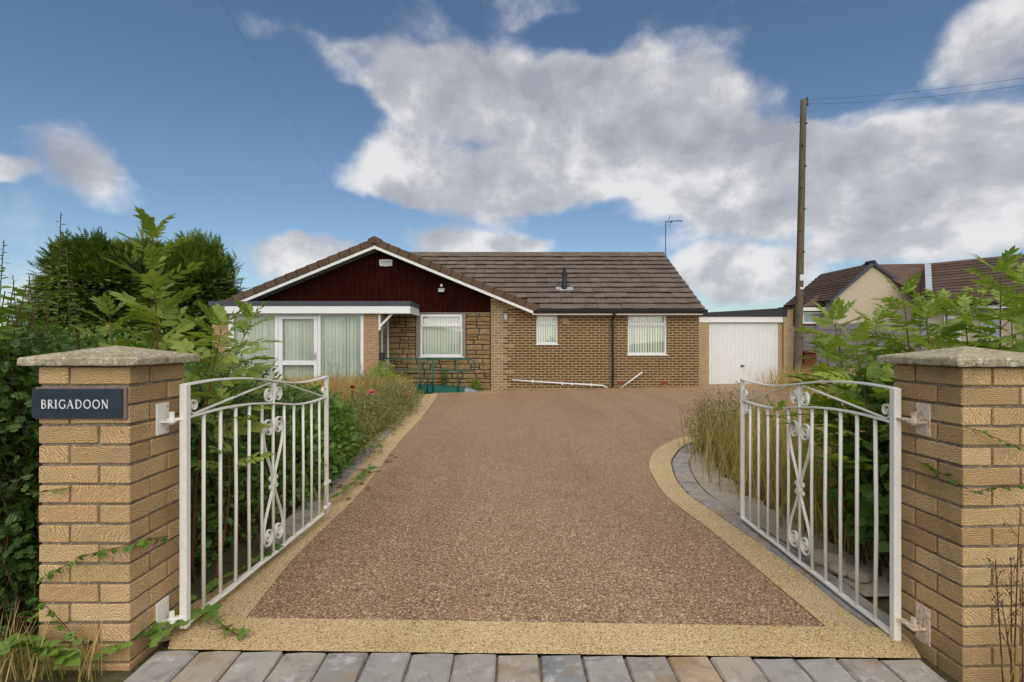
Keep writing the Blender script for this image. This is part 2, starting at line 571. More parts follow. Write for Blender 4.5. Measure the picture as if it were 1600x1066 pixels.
plain('white_paint', (.74, .72, .66), .38, .4, .05, 9, dirt=((.33, .24, .15), .62, .55))
plain('gate_white', (.86, .82, .72), .42, .4, .06, 30, dirt=((.32, .17, .08), .615, .75), bump=.35)
plain('rusty', (.72, .62, .49), .55, .3, .12, 22, dirt=((.42, .15, .035), .50, .95), bump=.4)
plain('upvc', (.74, .735, .71), .3, .4, .03, 4)
plain('door_white', (.70, .69, .66), .4, .35, .04, 3, dirt=((.45, .42, .37), .62, .4))
plain('felt_grey', (.062, .068, .078), .7, .3, .15, 5)
plain('felt_black', (.022, .022, .024), .55, .35, .2, 4)
plain('black_plastic', (.012, .012, .014), .35, .4, .1, 6)
plain('grey_plastic', (.36, .36, .36), .45, .4, .08, 6)
plain('sign_slate', (.022, .034, .044), .45, .35, .14, 30, dirt=((.05, .065, .075), .6, .5))
plain('letter_white', (.72, .70, .68), .6, .3, .06, 60)
plain('letter_grey', (.20, .20, .21), .6, .3, .05, 60)
plain('screw_rust', (.07, .04, .025), .7, .3, .3, 80)
plain('ramp_green', (.008, .10, .075), .45, .4, .12, 8, dirt=((.06, .12, .10), .63, .5))
plain('ramp_plate', (.30, .335, .36), .5, .4, .1, 9)
plain('soffit', (.30, .285, .26), .7, .2, .08, 4)
plain('lead', (.34, .36, .39), .6, .3, .15, 6)
plain('bin_brown', (.115, .03, .014), .5, .35, .15, 5)
plain('blind_fabric', (.70, .73, .64), .8, .1, .05, 2.0)
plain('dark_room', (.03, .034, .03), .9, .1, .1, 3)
plain('metal_dark', (.07, .07, .075), .45, .5, .1, 9, metal=.5)
plain('wire', (.025, .03, .04), .6, .3, .1, 9)
plain('letterbox', (.02, .02, .022), .4, .4, .1, 9)
plain('hazy_hill_wood', (.075, .105, .105), .95, .05, .3, .004)  # distant woodland with the blue of haze mixed into its colour
plain('hill_field', (.13, .16, .12), .95, .05, .4, .006)
plain('petal_pink', (.82, .26, .32), .6, .2, .2, 60)
plain('petal_red', (.42, .035, .03), .6, .2, .2, 60)
plain('petal_white', (.80, .76, .74), .6, .2, .1, 60)
plain('petal_purple', (.42, .08, .42), .6, .2, .2, 60)
plain('label_white', (.62, .62, .60), .5, .3, .06, 20)

def t_glass():
    t = MT('glass', .02, .5)
    tr = t.n('ShaderNodeBsdfTransparent')
    tr.inputs[0].default_value = (.96, .975, .96, 1)
    gl = t.n('ShaderNodeBsdfGlossy')
    gl.inputs['Roughness'].default_value = .02
    fr = t.n('ShaderNodeLayerWeight')
    fr.inputs[0].default_value = .5
    mxs = t.n('ShaderNodeMixShader')
    t.l(t.math('ADD', t.math('MULTIPLY', t.math('POWER', fr.outputs['Facing'], 4.0), .8), .07), mxs.inputs[0])
    t.l(tr.outputs[0], mxs.inputs[1])
    t.l(gl.outputs[0], mxs.inputs[2])
    t.l(mxs.outputs[0], t.out.inputs[0])
t_glass()

def leafmat(name, stops, trans=.35, rough=.45, spec=.35):
    t = MT(name, rough, spec)
    at_ = t.n('ShaderNodeAttribute', attribute_name='tint')
    oi = t.rand()
    f = t.math('FRACT', t.math('ADD', at_.outputs['Fac'], t.math('MULTIPLY', oi, .37)))
    # keep the ramp from wrapping: mirror it
    f = t.math('PINGPONG', t.math('MULTIPLY', f, 2.0), 1.0)
    col = t.ramp(f, stops)
    ge = t.n('ShaderNodeNewGeometry')
    col = t.mix(col, t.mix(col, (1.25, 1.22, 1.35), 1.0, 'MULTIPLY'), ge.outputs['Backfacing'])
    t.color(col)
    tl = t.n('ShaderNodeBsdfTranslucent')
    t.l(t.mix(col, (1.25, 1.35, .6), 1.0, 'MULTIPLY'), tl.inputs[0])
    mxs = t.n('ShaderNodeMixShader')
    mxs.inputs[0].default_value = trans
    t.l(t.b.outputs[0], mxs.inputs[1])
    t.l(tl.outputs[0], mxs.inputs[2])
    t.l(mxs.outputs[0], t.out.inputs[0])
leafmat('leaf_hawthorn', [(0, (.04, .08, .018)), (.5, (.08, .14, .03)), (.85, (.125, .19, .042)), (1, (.20, .22, .06))], .3, .38, .4)
leafmat('leaf_ash', [(0, (.085, .14, .022)), (.45, (.16, .225, .032)), (.85, (.22, .285, .045)), (1, (.27, .29, .055))], .42, .42, .35)
leafmat('leaf_rowan', [(0, (.12, .185, .025)), (.5, (.19, .27, .035)), (1, (.29, .35, .06))], .42, .42, .35)
leafmat('leaf_bramble', [(0, (.05, .105, .018)), (.6, (.10, .18, .03)), (1, (.17, .25, .04))], .35, .4, .4)
leafmat('leaf_ivy', [(0, (.025, .07, .016)), (.6, (.05, .12, .022)), (1, (.14, .24, .03))], .3, .4, .4)
leafmat('leaf_conifer', [(0, (.018, .038, .008)), (.4, (.052, .094, .017)), (.75, (.11, .165, .028)), (1, (.18, .22, .038))], .25, .6, .2)
leafmat('leaf_ground', [(0, (.05, .085, .02)), (.4, (.11, .155, .036)), (.7, (.17, .175, .05)), (.88, (.24, .26, .075)), (1, (.22, .11, .055))], .3, .6, .2)
leafmat('grass_dry', [(0, (.26, .15, .045)), (.4, (.42, .275, .09)), (.75, (.56, .40, .155)), (1, (.20, .19, .05))], .3, .75, .1)
leafmat('grass_green', [(0, (.07, .11, .025)), (.5, (.13, .17, .04)), (1, (.26, .24, .08))], .35, .6, .2)
leafmat('seedhead', [(0, (.065, .035, .022)), (.5, (.12, .07, .042)), (1, (.20, .125, .07))], .1, .85, .1)
leafmat('leaf_dead', [(0, (.12, .06, .025)), (1, (.24, .13, .05))], .2, .8, .1)
# ------------------------------------------------------------------ ground, drive, edging
def sheet(name, xs, ys, dz, mat, hole=None):
    mb = MB()
    nx = len(xs)
    vs = [(x, y, zfun(x, y) + dz) for y in ys for x in xs]
    fs = [(j * nx + i, j * nx + i + 1, (j + 1) * nx + i + 1, (j + 1) * nx + i) for j in range(len(ys) - 1) for i in range(nx - 1)]
    mb.add(vs, fs)
    o = mb.build(name, MATS[mat], smooth=True)
    return tag(o, kind='structure')
def zfun(x, y):
    z = ground(x, y)
    d = math.hypot(x, y)
    if d > 30:
        z -= (d - 30) * .018 if d < 1200 else 21
    return z
def axis(lims):
    out = []
    for a, b, s in lims:
        n = max(1, round((b - a) / s))
        out += [a + (b - a) * i / n for i in range(n)]
    return out + [lims[-1][1]]
gx = axis([(-9000, -1000, 2000), (-1000, -100, 180), (-100, -12, 11), (-12, 12, .4), (12, 100, 11), (100, 1000, 180), (1000, 9000, 2000)])
gy = axis([(-60, -4, 8), (-4, 20, .4), (20, 100, 8), (100, 1000, 100), (1000, 9000, 2000)])
sheet('ground', gx, gy, -.03, 'soil')
# lane at the mouth of the drive
sheet('lane', axis([(-14, 14, .5)]), axis([(-6, 1.93, .5)]), -.012, 'asphalt')

def ridge(name, dist, a0, a1, h0, amp, mat, seed, fl=.6):
    mb = MB()
    r2 = np.random.default_rng(seed)
    ph = r2.uniform(0, 6.28, 7)
    top, low = [], []
    n = 120
    for i in range(n + 1):
        a = math.radians(a0 + (a1 - a0) * i / n)
        hh = h0 + amp * sum(math.sin(a * f_ * 4.1 + p) / (1 + .6 * k) for k, (f_, p) in enumerate(zip((1, 2.3, 4.1, 7.7, 13, 22, 37), ph))) / 2
        top.append((math.sin(a) * (dist + 500), math.cos(a) * (dist + 500), hh))
        low.append((math.sin(a) * dist, math.cos(a) * dist, -60))
    mb.add(low + top, [(i, i + 1, n + 2 + i, n + 1 + i) for i in range(n)])
    tag(mb.build(name, MATS[mat], smooth=True), kind='structure')
ridge('hills', 2600, -80, 80, 52, 14, 'hazy_hill_wood', 3)
ridge('fields', 1500, -80, 80, 6, 9, 'hill_field', 9)

def poly_px(pts):
    return [gp(*p) for p in pts]
def resample(pts, n):
    pts = [Vector(p) for p in pts]
    # Catmull-Rom for smooth edges
    P = [pts[0] * 2 - pts[1]] + pts + [pts[-1] * 2 - pts[-2]]
    fine = []
    for i in range(1, len(P) - 2):
        for k in range(12):
            t = k / 12
            a, b, c, d = P[i - 1], P[i], P[i + 1], P[i + 2]
            fine.append(.5 * ((2 * b) + (c - a) * t + (2 * a - 5 * b + 4 * c - d) * t * t + (3 * b - a - 3 * c + d) * t ** 3))
    fine.append(pts[-1])
    L = [0]
    for a, b in zip(fine, fine[1:]):
        L.append(L[-1] + (b - a).length)
    out, j = [], 0
    for i in range(n):
        s = L[-1] * i / (n - 1)
        while j < len(L) - 2 and L[j + 1] < s:
            j += 1
        t = (s - L[j]) / max(1e-9, L[j + 1] - L[j])
        out.append(fine[j].lerp(fine[j + 1], t))
    return out
def offset_line(pts, d):
    out = []
    for i, p in enumerate(pts):
        t = pts[min(i + 1, len(pts) - 1)] - pts[max(i - 1, 0)]
        nrm = Vector((t.y, -t.x, 0)).normalized()
        out.append(p + nrm * d)
    return out
def ribbon(name, A, B, dz, mat, cross=3):
    mb = MB()
    n = len(A)
    vs = []
    for a, b in zip(A, B):
        for k in range(cross + 1):
            p = a.lerp(b, k / cross)
            vs.append((p.x, p.y, ground(p.x, p.y) + dz))
    c = cross + 1
    fs = [(i * c + k, i * c + k + 1, (i + 1) * c + k + 1, (i + 1) * c + k) for i in range(n - 1) for k in range(cross)]
    mb.add(vs, fs)
    return tag(mb.build(name, MATS[mat], smooth=True), kind='structure')

L_in = resample(poly_px([(383, 968), (470, 862), (553, 781), (591, 734.6), (622, 693), (657.5, 654), (678, 626.5), (684.5, 616)]), 60)
L_out = resample([Vector((-1.50, 2.10, 0)), Vector((-1.48, 2.5, 0))] + poly_px([(441, 856), (504, 790), (560, 731), (592, 696), (627.5, 660), (652, 630), (666, 616)]), 60)
R_in = resample(poly_px([(1292, 982), (1196.6, 901.6), (1111, 830), (1069, 798.8), (1037, 771), (1016.5, 737), (1015, 722), (1022.7, 706), (1041, 693.5), (1068, 683), (1092, 677.5), (1150, 669), (1260, 660), (1420, 652)]), 110)
R_out = resample(poly_px([(1425, 1024), (1330, 962), (1278, 919), (1232.8, 882.8), (1189.6, 852.6), (1140, 819), (1111, 798.8), (1076, 774), (1055.7, 749), (1048.5, 724.5), (1053.7, 712), (1068, 697.6), (1095, 688), (1160, 679), (1260, 669), (1430, 660)]), 110)
def xat(line, y):
    for a, b in zip(line, line[1:]):
        if (a.y - y) * (b.y - y) <= 0 and a.y != b.y:
            return a.x + (b.x - a.x) * (y - a.y) / (b.y - a.y)
    return None
# brown resin sheet runs on under the beige borders
mb = MB()
rows, NC = [], 14
ys = axis([(2.2, 6.6, .06), (6.6, 8.4, .04), (8.4, 16.6, .2)])
mid_R = [a.lerp(b, .5) for a, b in zip(R_in, R_out)]
mid_L = [a.lerp(b, .5) for a, b in zip(L_in, L_out)]
vs = []
for y in ys:
    l = xat(mid_L, y)
    if l is None:
        l = mid_L[0].x if y < 3 else mid_L[-1].x - .1
    if y > 14.35:
        l = -2.2
    r = xat(mid_R, y)
    if r is None:
        r = mid_R[0].x if y < 4 else 9.2
    r = min(r, 9.2)
    for i in range(NC + 1):
        x = l + (r - l) * i / NC
        vs.append((x, y, ground(x, y)))
c = NC + 1
mb.add(vs, [(j * c + i, j * c + i + 1, (j + 1) * c + i + 1, (j + 1) * c + i) for j in range(len(ys) - 1) for i in range(NC)])
tag(mb.build('driveway', MATS['resin_brown'], smooth=True), kind='structure')
ribbon('driveway_border', L_in, L_out, .004, 'resin_beige')
ribbon('driveway_border', R_out, R_in, .005, 'resin_beige')
fl, fr_ = gp(383, 968), gp(1292, 982)
F_in = [fl.lerp(fr_, i / 30) for i in range(31)]
fo0, fo1 = gp(262, 1018), gp(1440, 1032)
F_in = [fl + (fl - fr_) * .12] + F_in + [fr_ + (fr_ - fl) * .13]
F_out = [fo0.lerp(fo1, i / 32) for i in range(33)]
ribbon('driveway_border', F_out, F_in, .0085, 'resin_beige')
# narrow beige line along the foot of the house and round the ramp
B1 = [Vector((-.62 + .25 * i, 15.60, 0)) for i in range(25)]
B2 = [Vector((-.62 + .25 * i, 15.72, 0)) for i in range(25)]
ribbon('driveway_border', B1, B2, .004, 'resin_beige', 1)
B1 = [Vector((-1.95 + .1 * i, 14.62, 0)) for i in range(16)]
B2 = [Vector((-1.95 + .1 * i, 14.78, 0)) for i in range(16)]
ribbon('driveway_border', B1, B2, .0045, 'resin_beige', 1)
# concrete haunching beyond the setts on the right
S_out = offset_line(R_out, .19)
C_out = offset_line(R_out, .50)
k0, k1 = 6, 84
jit = [Vector((random.uniform(-.05, .05), random.uniform(-.05, .05), 0)) for _ in C_out]
ribbon('concrete_edge', [p + j for p, j in zip(C_out, jit)][k0:k1], S_out[k0:k1], -.004, 'path_concrete')
LS_out = offset_line(L_out, -.17)

# setts: a bed of mortar with single stones on it
def sett_mesh(sx, sy, sz, seed):
    r2 = random.Random(seed)
    m = MB()
    nx, ny = 3, 3
    h = lambda: r2.uniform(-.0025, .0025)
    x, y = sx / 2, sy / 2
    b = .007
    ring = lambda e, z: [(-x + e + h(), -y + e + h(), z + h()), (h(), -y + e + h(), z + h()), (x - e + h(), -y + e + h(), z + h()), (x - e + h(), h(), z + h()),
                         (x - e + h(), y - e + h(), z + h()), (h(), y - e + h(), z + h()), (-x + e + h(), y - e + h(), z + h()), (-x + e + h(), h(), z + h())]
    vs = ring(0, -sz) + ring(0, -b) + ring(b, 0) + [(0, 0, h())]
    fs = []
    for k in range(2):
        for i in range(8):
            fs.append((k * 8 + i, k * 8 + (i + 1) % 8, (k + 1) * 8 + (i + 1) % 8, (k + 1) * 8 + i))
    fs += [(16 + i, 16 + (i + 1) % 8, 24) for i in range(8)]
    m.add(vs, fs)
    return m.mesh('sett')
front_setts = [sett_mesh(.158, .205, .06, 50 + i) for i in range(4)]
side_setts = [sett_mesh(.155, .165, .06, 80 + i) for i in range(4)]
def bed(name, A, B, dz=-.01):
    return ribbon(name, A, B, dz, 'mortar_dark', 1)
bf0, bf1 = fo0 + Vector((-.02, -.21, 0)), fo1 + Vector((0.0, -.21, 0))
bedf = bed('sett_edging', [bf0.lerp(bf1, i / 12) for i in range(13)], [fo0.lerp(fo1, i / 12) for i in range(13)], -.008)
dirf = (fo1 - fo0).normalized()
Lf = (fo1 - fo0).length
n = int(Lf / .166) + 1
for i in range(n):
    p = fo0 + dirf * (.166 * (i + .5) - .04) + Vector((0, -.107, 0))
    o = link('sett', random.choice(front_setts), MATS['sett_stone'], bedf, loc=(p.x, p.y, ground(p.x, p.y) + .006 + random.uniform(-.0015, .002)),
             rot=(random.uniform(-.008, .008), random.uniform(-.008, .008), math.atan2(dirf.y, dirf.x) + random.uniform(-.01, .01)))
def line_setts(A, B, k0, k1, pitch, name='sett_edging'):
    A, B = A[k0:k1], B[k0:k1]
    b_ = bed(name, A, B, -.012)
    M = [a.lerp(c_, .5) for a, c_ in zip(A, B)]
    acc = 0
    for a, c_ in zip(M, M[1:]):
        seg = (c_ - a).length
        t = (c_ - a).normalized()
        while acc < seg:
            p = a + t * acc
            link('sett', random.choice(side_setts), MATS['sett_stone'], b_, loc=(p.x, p.y, ground(p.x, p.y) + .003 + random.uniform(-.002, .004)),
                 rot=(random.uniform(-.012, .012), random.uniform(-.012, .012), math.atan2(t.y, t.x) + random.uniform(-.03, .03)))
            acc += pitch
        acc -= seg
line_setts(S_out, R_out, 3, 84, .163)
line_setts(L_out, LS_out, 6, 60, .163)
# ------------------------------------------------------------------ gate pillars
S, CO = .343, .0746
LB, DB, HB = S * 2 / 3 - .0065, S / 3 - .003, CO - .011
def drag_brick(seed):
    r2 = random.Random(seed)
    m = MB()
    nx = 5
    x, y, z = LB / 2, DB / 2, HB / 2
    j = lambda a=.0013: r2.uniform(-a, a)
    m.box(-x, x, -y, y, -z, z)
    me = m.mesh('brick')
    bm = bmesh.new(); bm.from_mesh(me)
    bmesh.ops.subdivide_edges(bm, edges=[e for e in bm.edges if abs(e.verts[0].co.x - e.verts[1].co.x) > .1], cuts=3)
    bmesh.ops.bevel(bm, geom=[e for e in bm.edges if e.calc_face_angle(0) > .5], offset=.0028, segments=1, affect='EDGES')
    for v in bm.verts:
        v.co += Vector((j(), j(.0009), j()))
    bm.to_mesh(me); bm.free()
    return me
bricks = [drag_brick(i) for i in range(5)]
def cap_mesh(hx, hy, th, rise):
    m = MB()
    r2 = random.Random(4)
    n = 12
    edge = []
    def side(a, b):
        for i in range(n):
            t = i / n
            edge.append((a[0] + (b[0] - a[0]) * t, a[1] + (b[1] - a[1]) * t))
    q = [(-hx, -hy), (hx, -hy), (hx, hy), (-hx, hy)]
    for i in range(4):
        side(q[i], q[(i + 1) % 4])
    k = len(edge)
    j = lambda a: r2.uniform(-a, a)
    def ring(sc, z, a):
        return [(x * sc + j(a), y * sc + j(a), z + j(a)) for x, y in edge]
    vs = ring(.985, 0, .0008) + ring(1.0, .005, .0018) + ring(1.0, th - .007, .0018) + ring(.975, th + .001, .0016)
    for s_ in (.75, .5, .25):
        vs += ring(s_, th + rise * (1 - s_), .0016)
    vs += [(0, 0, th + rise)]
    fs = [tuple(reversed(range(k)))]
    R = 7
    for a in range(R - 1):
        for i in range(k):
            fs.append((a * k + i, a * k + (i + 1) % k, (a + 1) * k + (i + 1) % k, (a + 1) * k + i))
    fs += [((R - 1) * k + i, (R - 1) * k + (i + 1) % k, R * k) for i in range(k)]
    m.add(vs, fs)
    return m.mesh('cap_stone')
def pillar(label, cx, cy, rz, ztop, courses, flip, side):
    z0 = ztop - courses * CO
    root = thing('gate_pillar', label, 'gate pillar', (cx, cy, z0), rz, 'brick pillars of the drive entrance')
    core = MB().box(-S / 2 + .007, S / 2 - .007, -S / 2 + .007, S / 2 - .007, -.12, courses * CO)
    core.build('mortar_core', MATS['mortar_dark'], root, local=True)
    for c in range(courses):
        zc = c * CO + CO / 2
        for q in range(4):
            ang = q * PI / 2
            # pinwheel of four bricks, handed alternately
            s_ = 1 if (c + flip) % 2 else -1
            px_ = -s_ * (S / 2 - LB / 2 - .0)
            py_ = -(S / 2 - DB / 2)
            ca, sa = math.cos(ang), math.sin(ang)
            o = link('brick', random.choice(bricks), MATS['drag_brick'], root, local=True,
                     loc=(px_ * ca - py_ * sa + random.uniform(-.001, .001), px_ * sa + py_ * ca + random.uniform(-.001, .001), zc + random.uniform(-.001, .001)),
                     rot=(random.uniform(-.006, .006), random.uniform(-.006, .006), ang + random.uniform(-.004, .004)))
    link('cap_stone', cap_mesh(.222, .205, .031, .042), MATS['cap_stone'], root, local=True, loc=(0, 0, courses * CO + .002), rot=(0, 0, random.uniform(-.01, .01)))
    return root, z0
lp, lz0 = pillar('left gate pillar of buff textured brick with the dark name sign', -1.441 - S / 2, 2.035 + S / 2, 0, 1.1165, 16, 1, 1)
th_r = math.radians(2.6)
rcx = 1.677 + (S / 2) * math.cos(th_r) - (S / 2) * math.sin(th_r)
rcy = 2.01 + (S / 2) * math.sin(th_r) + (S / 2) * math.cos(th_r)
rp, rz0 = pillar('right gate pillar of buff textured brick without a sign', rcx, rcy, th_r, 1.1136, 16, 1, -1)

def hinge(root, sgn, yw, zlo, zhi, z0, mat, xface):
    """mounting plate, its lug and the pin; sgn +1: plate on the +x face"""
    x = xface
    p = MB().box(min(x, x + sgn * .007), max(x, x + sgn * .007), yw[0], yw[1], zlo - z0, zhi - z0)
    hp = p.build('hinge_plate', MATS[mat], root, local=True, bevel=.002)
    ym = (yw[0] + yw[1]) / 2
    zl = zlo - z0 + (zhi - zlo) * .42
    lug = MB().box(min(x, x + sgn * .06), max(x, x + sgn * .06), ym - .02, ym + .02, zl - .006, zl + .002)
    lug.build('hinge_lug', MATS[mat], root, local=True, bevel=.003)
    pin = MB().tube([(x + sgn * .042, ym, zl - .012), (x + sgn * .042, ym, zl + .038)], .0105, 12)
    pin.build('hinge_pin', MATS[mat], root, local=True, smooth=False)
    for a in (.18, .82):
        for b in (.14, .86):
            if mat == 'rusty' or (a > .5):
                yy = yw[0] + (yw[1] - yw[0]) * a
                zz = zlo - z0 + (zhi - zlo) * b
                MB().tube([(x + sgn * .006, yy, zz), (x + sgn * .0095, yy, zz)], .006, 8).build('bolt', MATS['rusty'], root, local=True)
    return ym, zl
ly = 2.035 + S / 2
yl, z1 = hinge(lp, 1, (2.183 - ly, 2.262 - ly), .826, .955, lz0, 'gate_white', S / 2 - .001)
yl, z2 = hinge(lp, 1, (2.183 - ly, 2.262 - ly), -.004, .146, lz0, 'gate_white', S / 2 - .001)
PIN_L = (-1.441 + .041, yl + ly, z1 + lz0, z2 + lz0)
yr, z1 = hinge(rp, -1, (-.028, .046), .828, .957, rz0, 'rusty', -S / 2 + .001)
yr, z2 = hinge(rp, -1, (-.028, .046), -.012, .136, rz0, 'rusty', -S / 2 + .001)
pr = WM[rp] @ Vector((-S / 2 - .041, yr, 0))
PIN_R = (pr.x, pr.y, z1 + rz0, z2 + rz0)

# ------------------------------------------------------------------ wrought iron gates
TOP = [(0, 1.010), (.12, 1.014), (.24, 1.015), (.465, 1.005), (.65, .985), (.83, .960), (1.0, .942), (1.15, .934), (1.3, .935), (1.42, .939), (1.505, .946)]
RA2 = [(0, .872), (.12, .877), (.26, .879), (.40, .876), (.564, .866), (.763, .845), (.9, .824), (1.05, .806), (1.2, .798), (1.36, .799), (1.505, .808)]
def lin(tab, s):
    for (a, b), (c, d) in zip(tab, tab[1:]):
        if a <= s <= c:
            return b + (d - b) * (s - a) / (c - a)
    return tab[-1][1]
def curve_pts(tab, n=40):
    P = resample([Vector((a, 0, b)) for a, b in tab], n)
    return P
def bez(a, b, c, d, n=12):
    a, b, c, d = (Vector((p[0], 0, p[1])) for p in (a, b, c, d))
    return [((1 - t) ** 3) * a + 3 * ((1 - t) ** 2) * t * b + 3 * (1 - t) * t * t * c + t ** 3 * d for t in [i / n for i in range(n + 1)]]
def spiral(cx, cz, r0, r1, a0, turns, n=34):
    out = []
    for i in range(n + 1):
        t = i / n
        a = a0 + turns * 2 * PI * t
        r = r0 + (r1 - r0) * t ** .85
        out.append(Vector((cx + r * math.cos(a), 0, cz + r * math.sin(a))))
    return out
W, T = .015, .0052
def gate(label, hinge_xy, free_xy, z0, zs, latch, group, pin):
    d = Vector(free_xy) - Vector(hinge_xy)
    ang = math.atan2(d.y, d.x)
    LEN = d.length
    root = thing('iron_gate', label, 'gate', (hinge_xy[0], hinge_xy[1], z0), ang, group)
    root.scale = (LEN / 1.505, 1, zs)
    mat = MATS['gate_white']
    def part(name, mb, bev=0.0, m=mat, smooth=False):
        o = mb.build(name, m, root, local=True, smooth=smooth, bevel=bev)
        return o
    part('hinge_post', MB().box(-.015, .015, -.015, .015, 0, 1.012), .002)
    part('closing_post', MB().box(1.493, 1.517, -.012, .012, 0, .948), .002)
    part('top_rail', MB().strip(curve_pts(TOP), .009, .028), .0015)
    part('middle_rail', MB().strip(curve_pts(RA2), .009, .026), .0015)
    part('bottom_rail', MB().strip([(s * .1505, 0, .012 + .002 * math.sin(s * 2.1)) for s in range(11)], .012, .028), .002)
    n = 11
    for i in range(1, n + 1):
        s = 1.505 * i / 12
        if i == 6:
            top = lin(TOP, s) - .004
        else:
            top = lin(RA2, s) - .004
        jx = random.uniform(-.003, .003)
        part('bar', MB().tube([(s, 0, .016), (s + jx, random.uniform(-.003, .003), top * .5), (s, 0, top)], .0084, 8), 0, smooth=True)
    sc = 1.505 / 2
    # lyre of two long strands that cross at a collar
    for sg in (1, -1):
        cz = .715
        sp = spiral(0, 0, .056, .009, 0, 1.95, 44)
        st = bez((.006, .425), (.03, .52), (.116, .60), (.113, cz), 14)
        pts = [Vector((sc + sg * p.x, 0, p.z)) for p in st] + [Vector((sc + sg * (.057 + p.x), 0, cz + p.z)) for p in sp[1:]]
        part('lyre_scroll', MB().strip(pts, T, W))
        cz = .125
        sp = spiral(0, 0, .056, .009, 0, -1.95, 44)
        st = bez((.006, .395), (.03, .30), (.116, .22), (.113, cz), 14)
        pts = [Vector((sc + sg * p.x, 0, p.z)) for p in st] + [Vector((sc + sg * (.057 + p.x), 0, cz + p.z)) for p in sp[1:]]
        part('lyre_scroll', MB().strip(pts, T, W))
    part('collar', MB().box(sc - .017, sc + .017, -.011, .011, .392, .428), .003)
    for sg in (1, -1):
        for up in (1, -1):
            sp = spiral(0, 0, .017, .004, PI if sg > 0 else 0, up * sg * -1.2, 16)
            part('collar_curl', MB().strip([Vector((sc + sg * .03 + p.x, 0, .41 + up * .021 + p.z)) for p in sp], .004, .012))
    # frieze between the two upper rails
    zt, zr = lin(TOP, sc), lin(RA2, sc)
    for sg in (1, -1):
        cc = Vector((sc + sg * .054, 0, zr + .056))
        sp = spiral(0, 0, .046, .009, math.radians(205), 1.75, 40)
        st = bez((.052, zt - .006 - zr), (.014, zt - zr - .012), (.008, .08), (.054 + .046 * math.cos(math.radians(205)), .056 + .046 * math.sin(math.radians(205))), 10)
        pts = [Vector((sc + sg * p.x, 0, zr + p.z)) for p in st] + [Vector((cc.x + sg * p.x, 0, cc.z + p.z)) for p in sp[1:]]
        part('frieze_scroll', MB().strip(pts, T, W))
        end = 0.016 if sg < 0 else 1.492
        ze = lin(RA2, end)
        a = (sc + sg * .05, zt - .008)
        b = (end - sg * .075, ze + .014)
        sp = spiral(0, 0, .034, .010, math.radians(-90), 1.35 if sg > 0 else -1.35)
        cc2 = (end - sg * .036, ze + .046)
        pts = bez(a, (a[0] + (b[0] - a[0]) * .33, a[1] + (b[1] - a[1]) * .33), (a[0] + (b[0] - a[0]) * .7, a[1] + (b[1] - a[1]) * .7), b, 8)
        pts += [Vector((cc2[0] + p.x, 0, cc2[1] + p.z - .002)) for p in sp]
        part('frieze_brace', MB().strip(pts, T, W))
    # hinge bands to the pillar pins
    pl = Matrix.Rotation(-ang, 2) @ (Vector(pin[:2]) - Vector(hinge_xy))
    tdir = pl.normalized()
    sd_ = Vector((-tdir.y, tdir.x)) * .015
    for zw in pin[2:]:
        zz = (zw + .0025 - z0) / zs
        a, b = Vector((0, 0)), pl + tdir * .014
        q = [a - sd_, b - sd_ * .9, b + tdir * .008, b + sd_ * .9, a + sd_]
        part('hinge_band', MB().prism([(v.x, v.y, zz) for v in q], (0, 0, .009)), .0012, MATS['gate_white'] if latch == 'bolt' else MATS['rusty'])
    if latch == 'bolt':
        part('drop_bolt', MB().tube([(1.44, -.022, .02), (1.44, -.022, .36)], .0085, 8).tube([(1.44, -.022, .36), (1.425, -.03, .375), (1.40, -.04, .355)], .007, 8), 0, MATS['rusty'], True)
        for zz in (.06, .22):
            part('bolt_keep', MB().box(1.425, 1.505, -.034, -.012, zz - .01, zz + .01), .002)
    else:
        part('latch', MB().tube([(1.535, -.02, .74), (1.42, -.02, .735)], .007, 8).tube([(1.49, -.022, .71), (1.49, -.022, .775)], .008, 8), 0, mat, True)
        part('latch_knob', MB().box(1.475, 1.51, -.034, -.012, .715, .745), .004)
    return root
gate('open white iron gate hinged on the pillar with the name sign', (-1.362, 2.25), (-1.29, 3.755), .018, 1.0, 'bolt', 'white scrolled iron gates', PIN_L)
gate('open white iron gate with rusty hinges on the right pillar', (1.600, 2.254), (1.606, 3.765), -.034, 1.035, 'latch', 'white scrolled iron gates', PIN_R)

# ------------------------------------------------------------------ house name sign
yf = 2.035
sx0, sx1 = (57 - CX) / F * yf, (196 - CX) / F * yf
sz1, sz0 = EYE - (607 - CY) / F * yf, EYE - (652 - CY) / F * yf
sg = thing('name_sign', 'dark slate blue house name sign reading BRIGADOON on the left pillar', 'sign', ((sx0 + sx1) / 2, yf, sz0))
MB().box(sx0 + .004, sx1 + .012, yf - .012, yf - .0005, sz0 - .006, sz1 + .006).build('backing_board', MATS['sign_board'], sg, bevel=.002)
MB().box(sx0 - .002, sx1, yf - .019, yf - .0125, sz0, sz1).build('plate', MATS['sign_slate'], sg, bevel=.0012)
for px_, py_ in ((60, 611), (60, 647), (124, 614), (186, 614), (186, 646)):
    p = at(px_, py_, yf - .019)
    MB().tube([(p.x, yf - .0185, p.z), (p.x, yf - .0225, p.z)], [.0052, .0035], 8).build('screw', MATS['screw_rust'], sg)
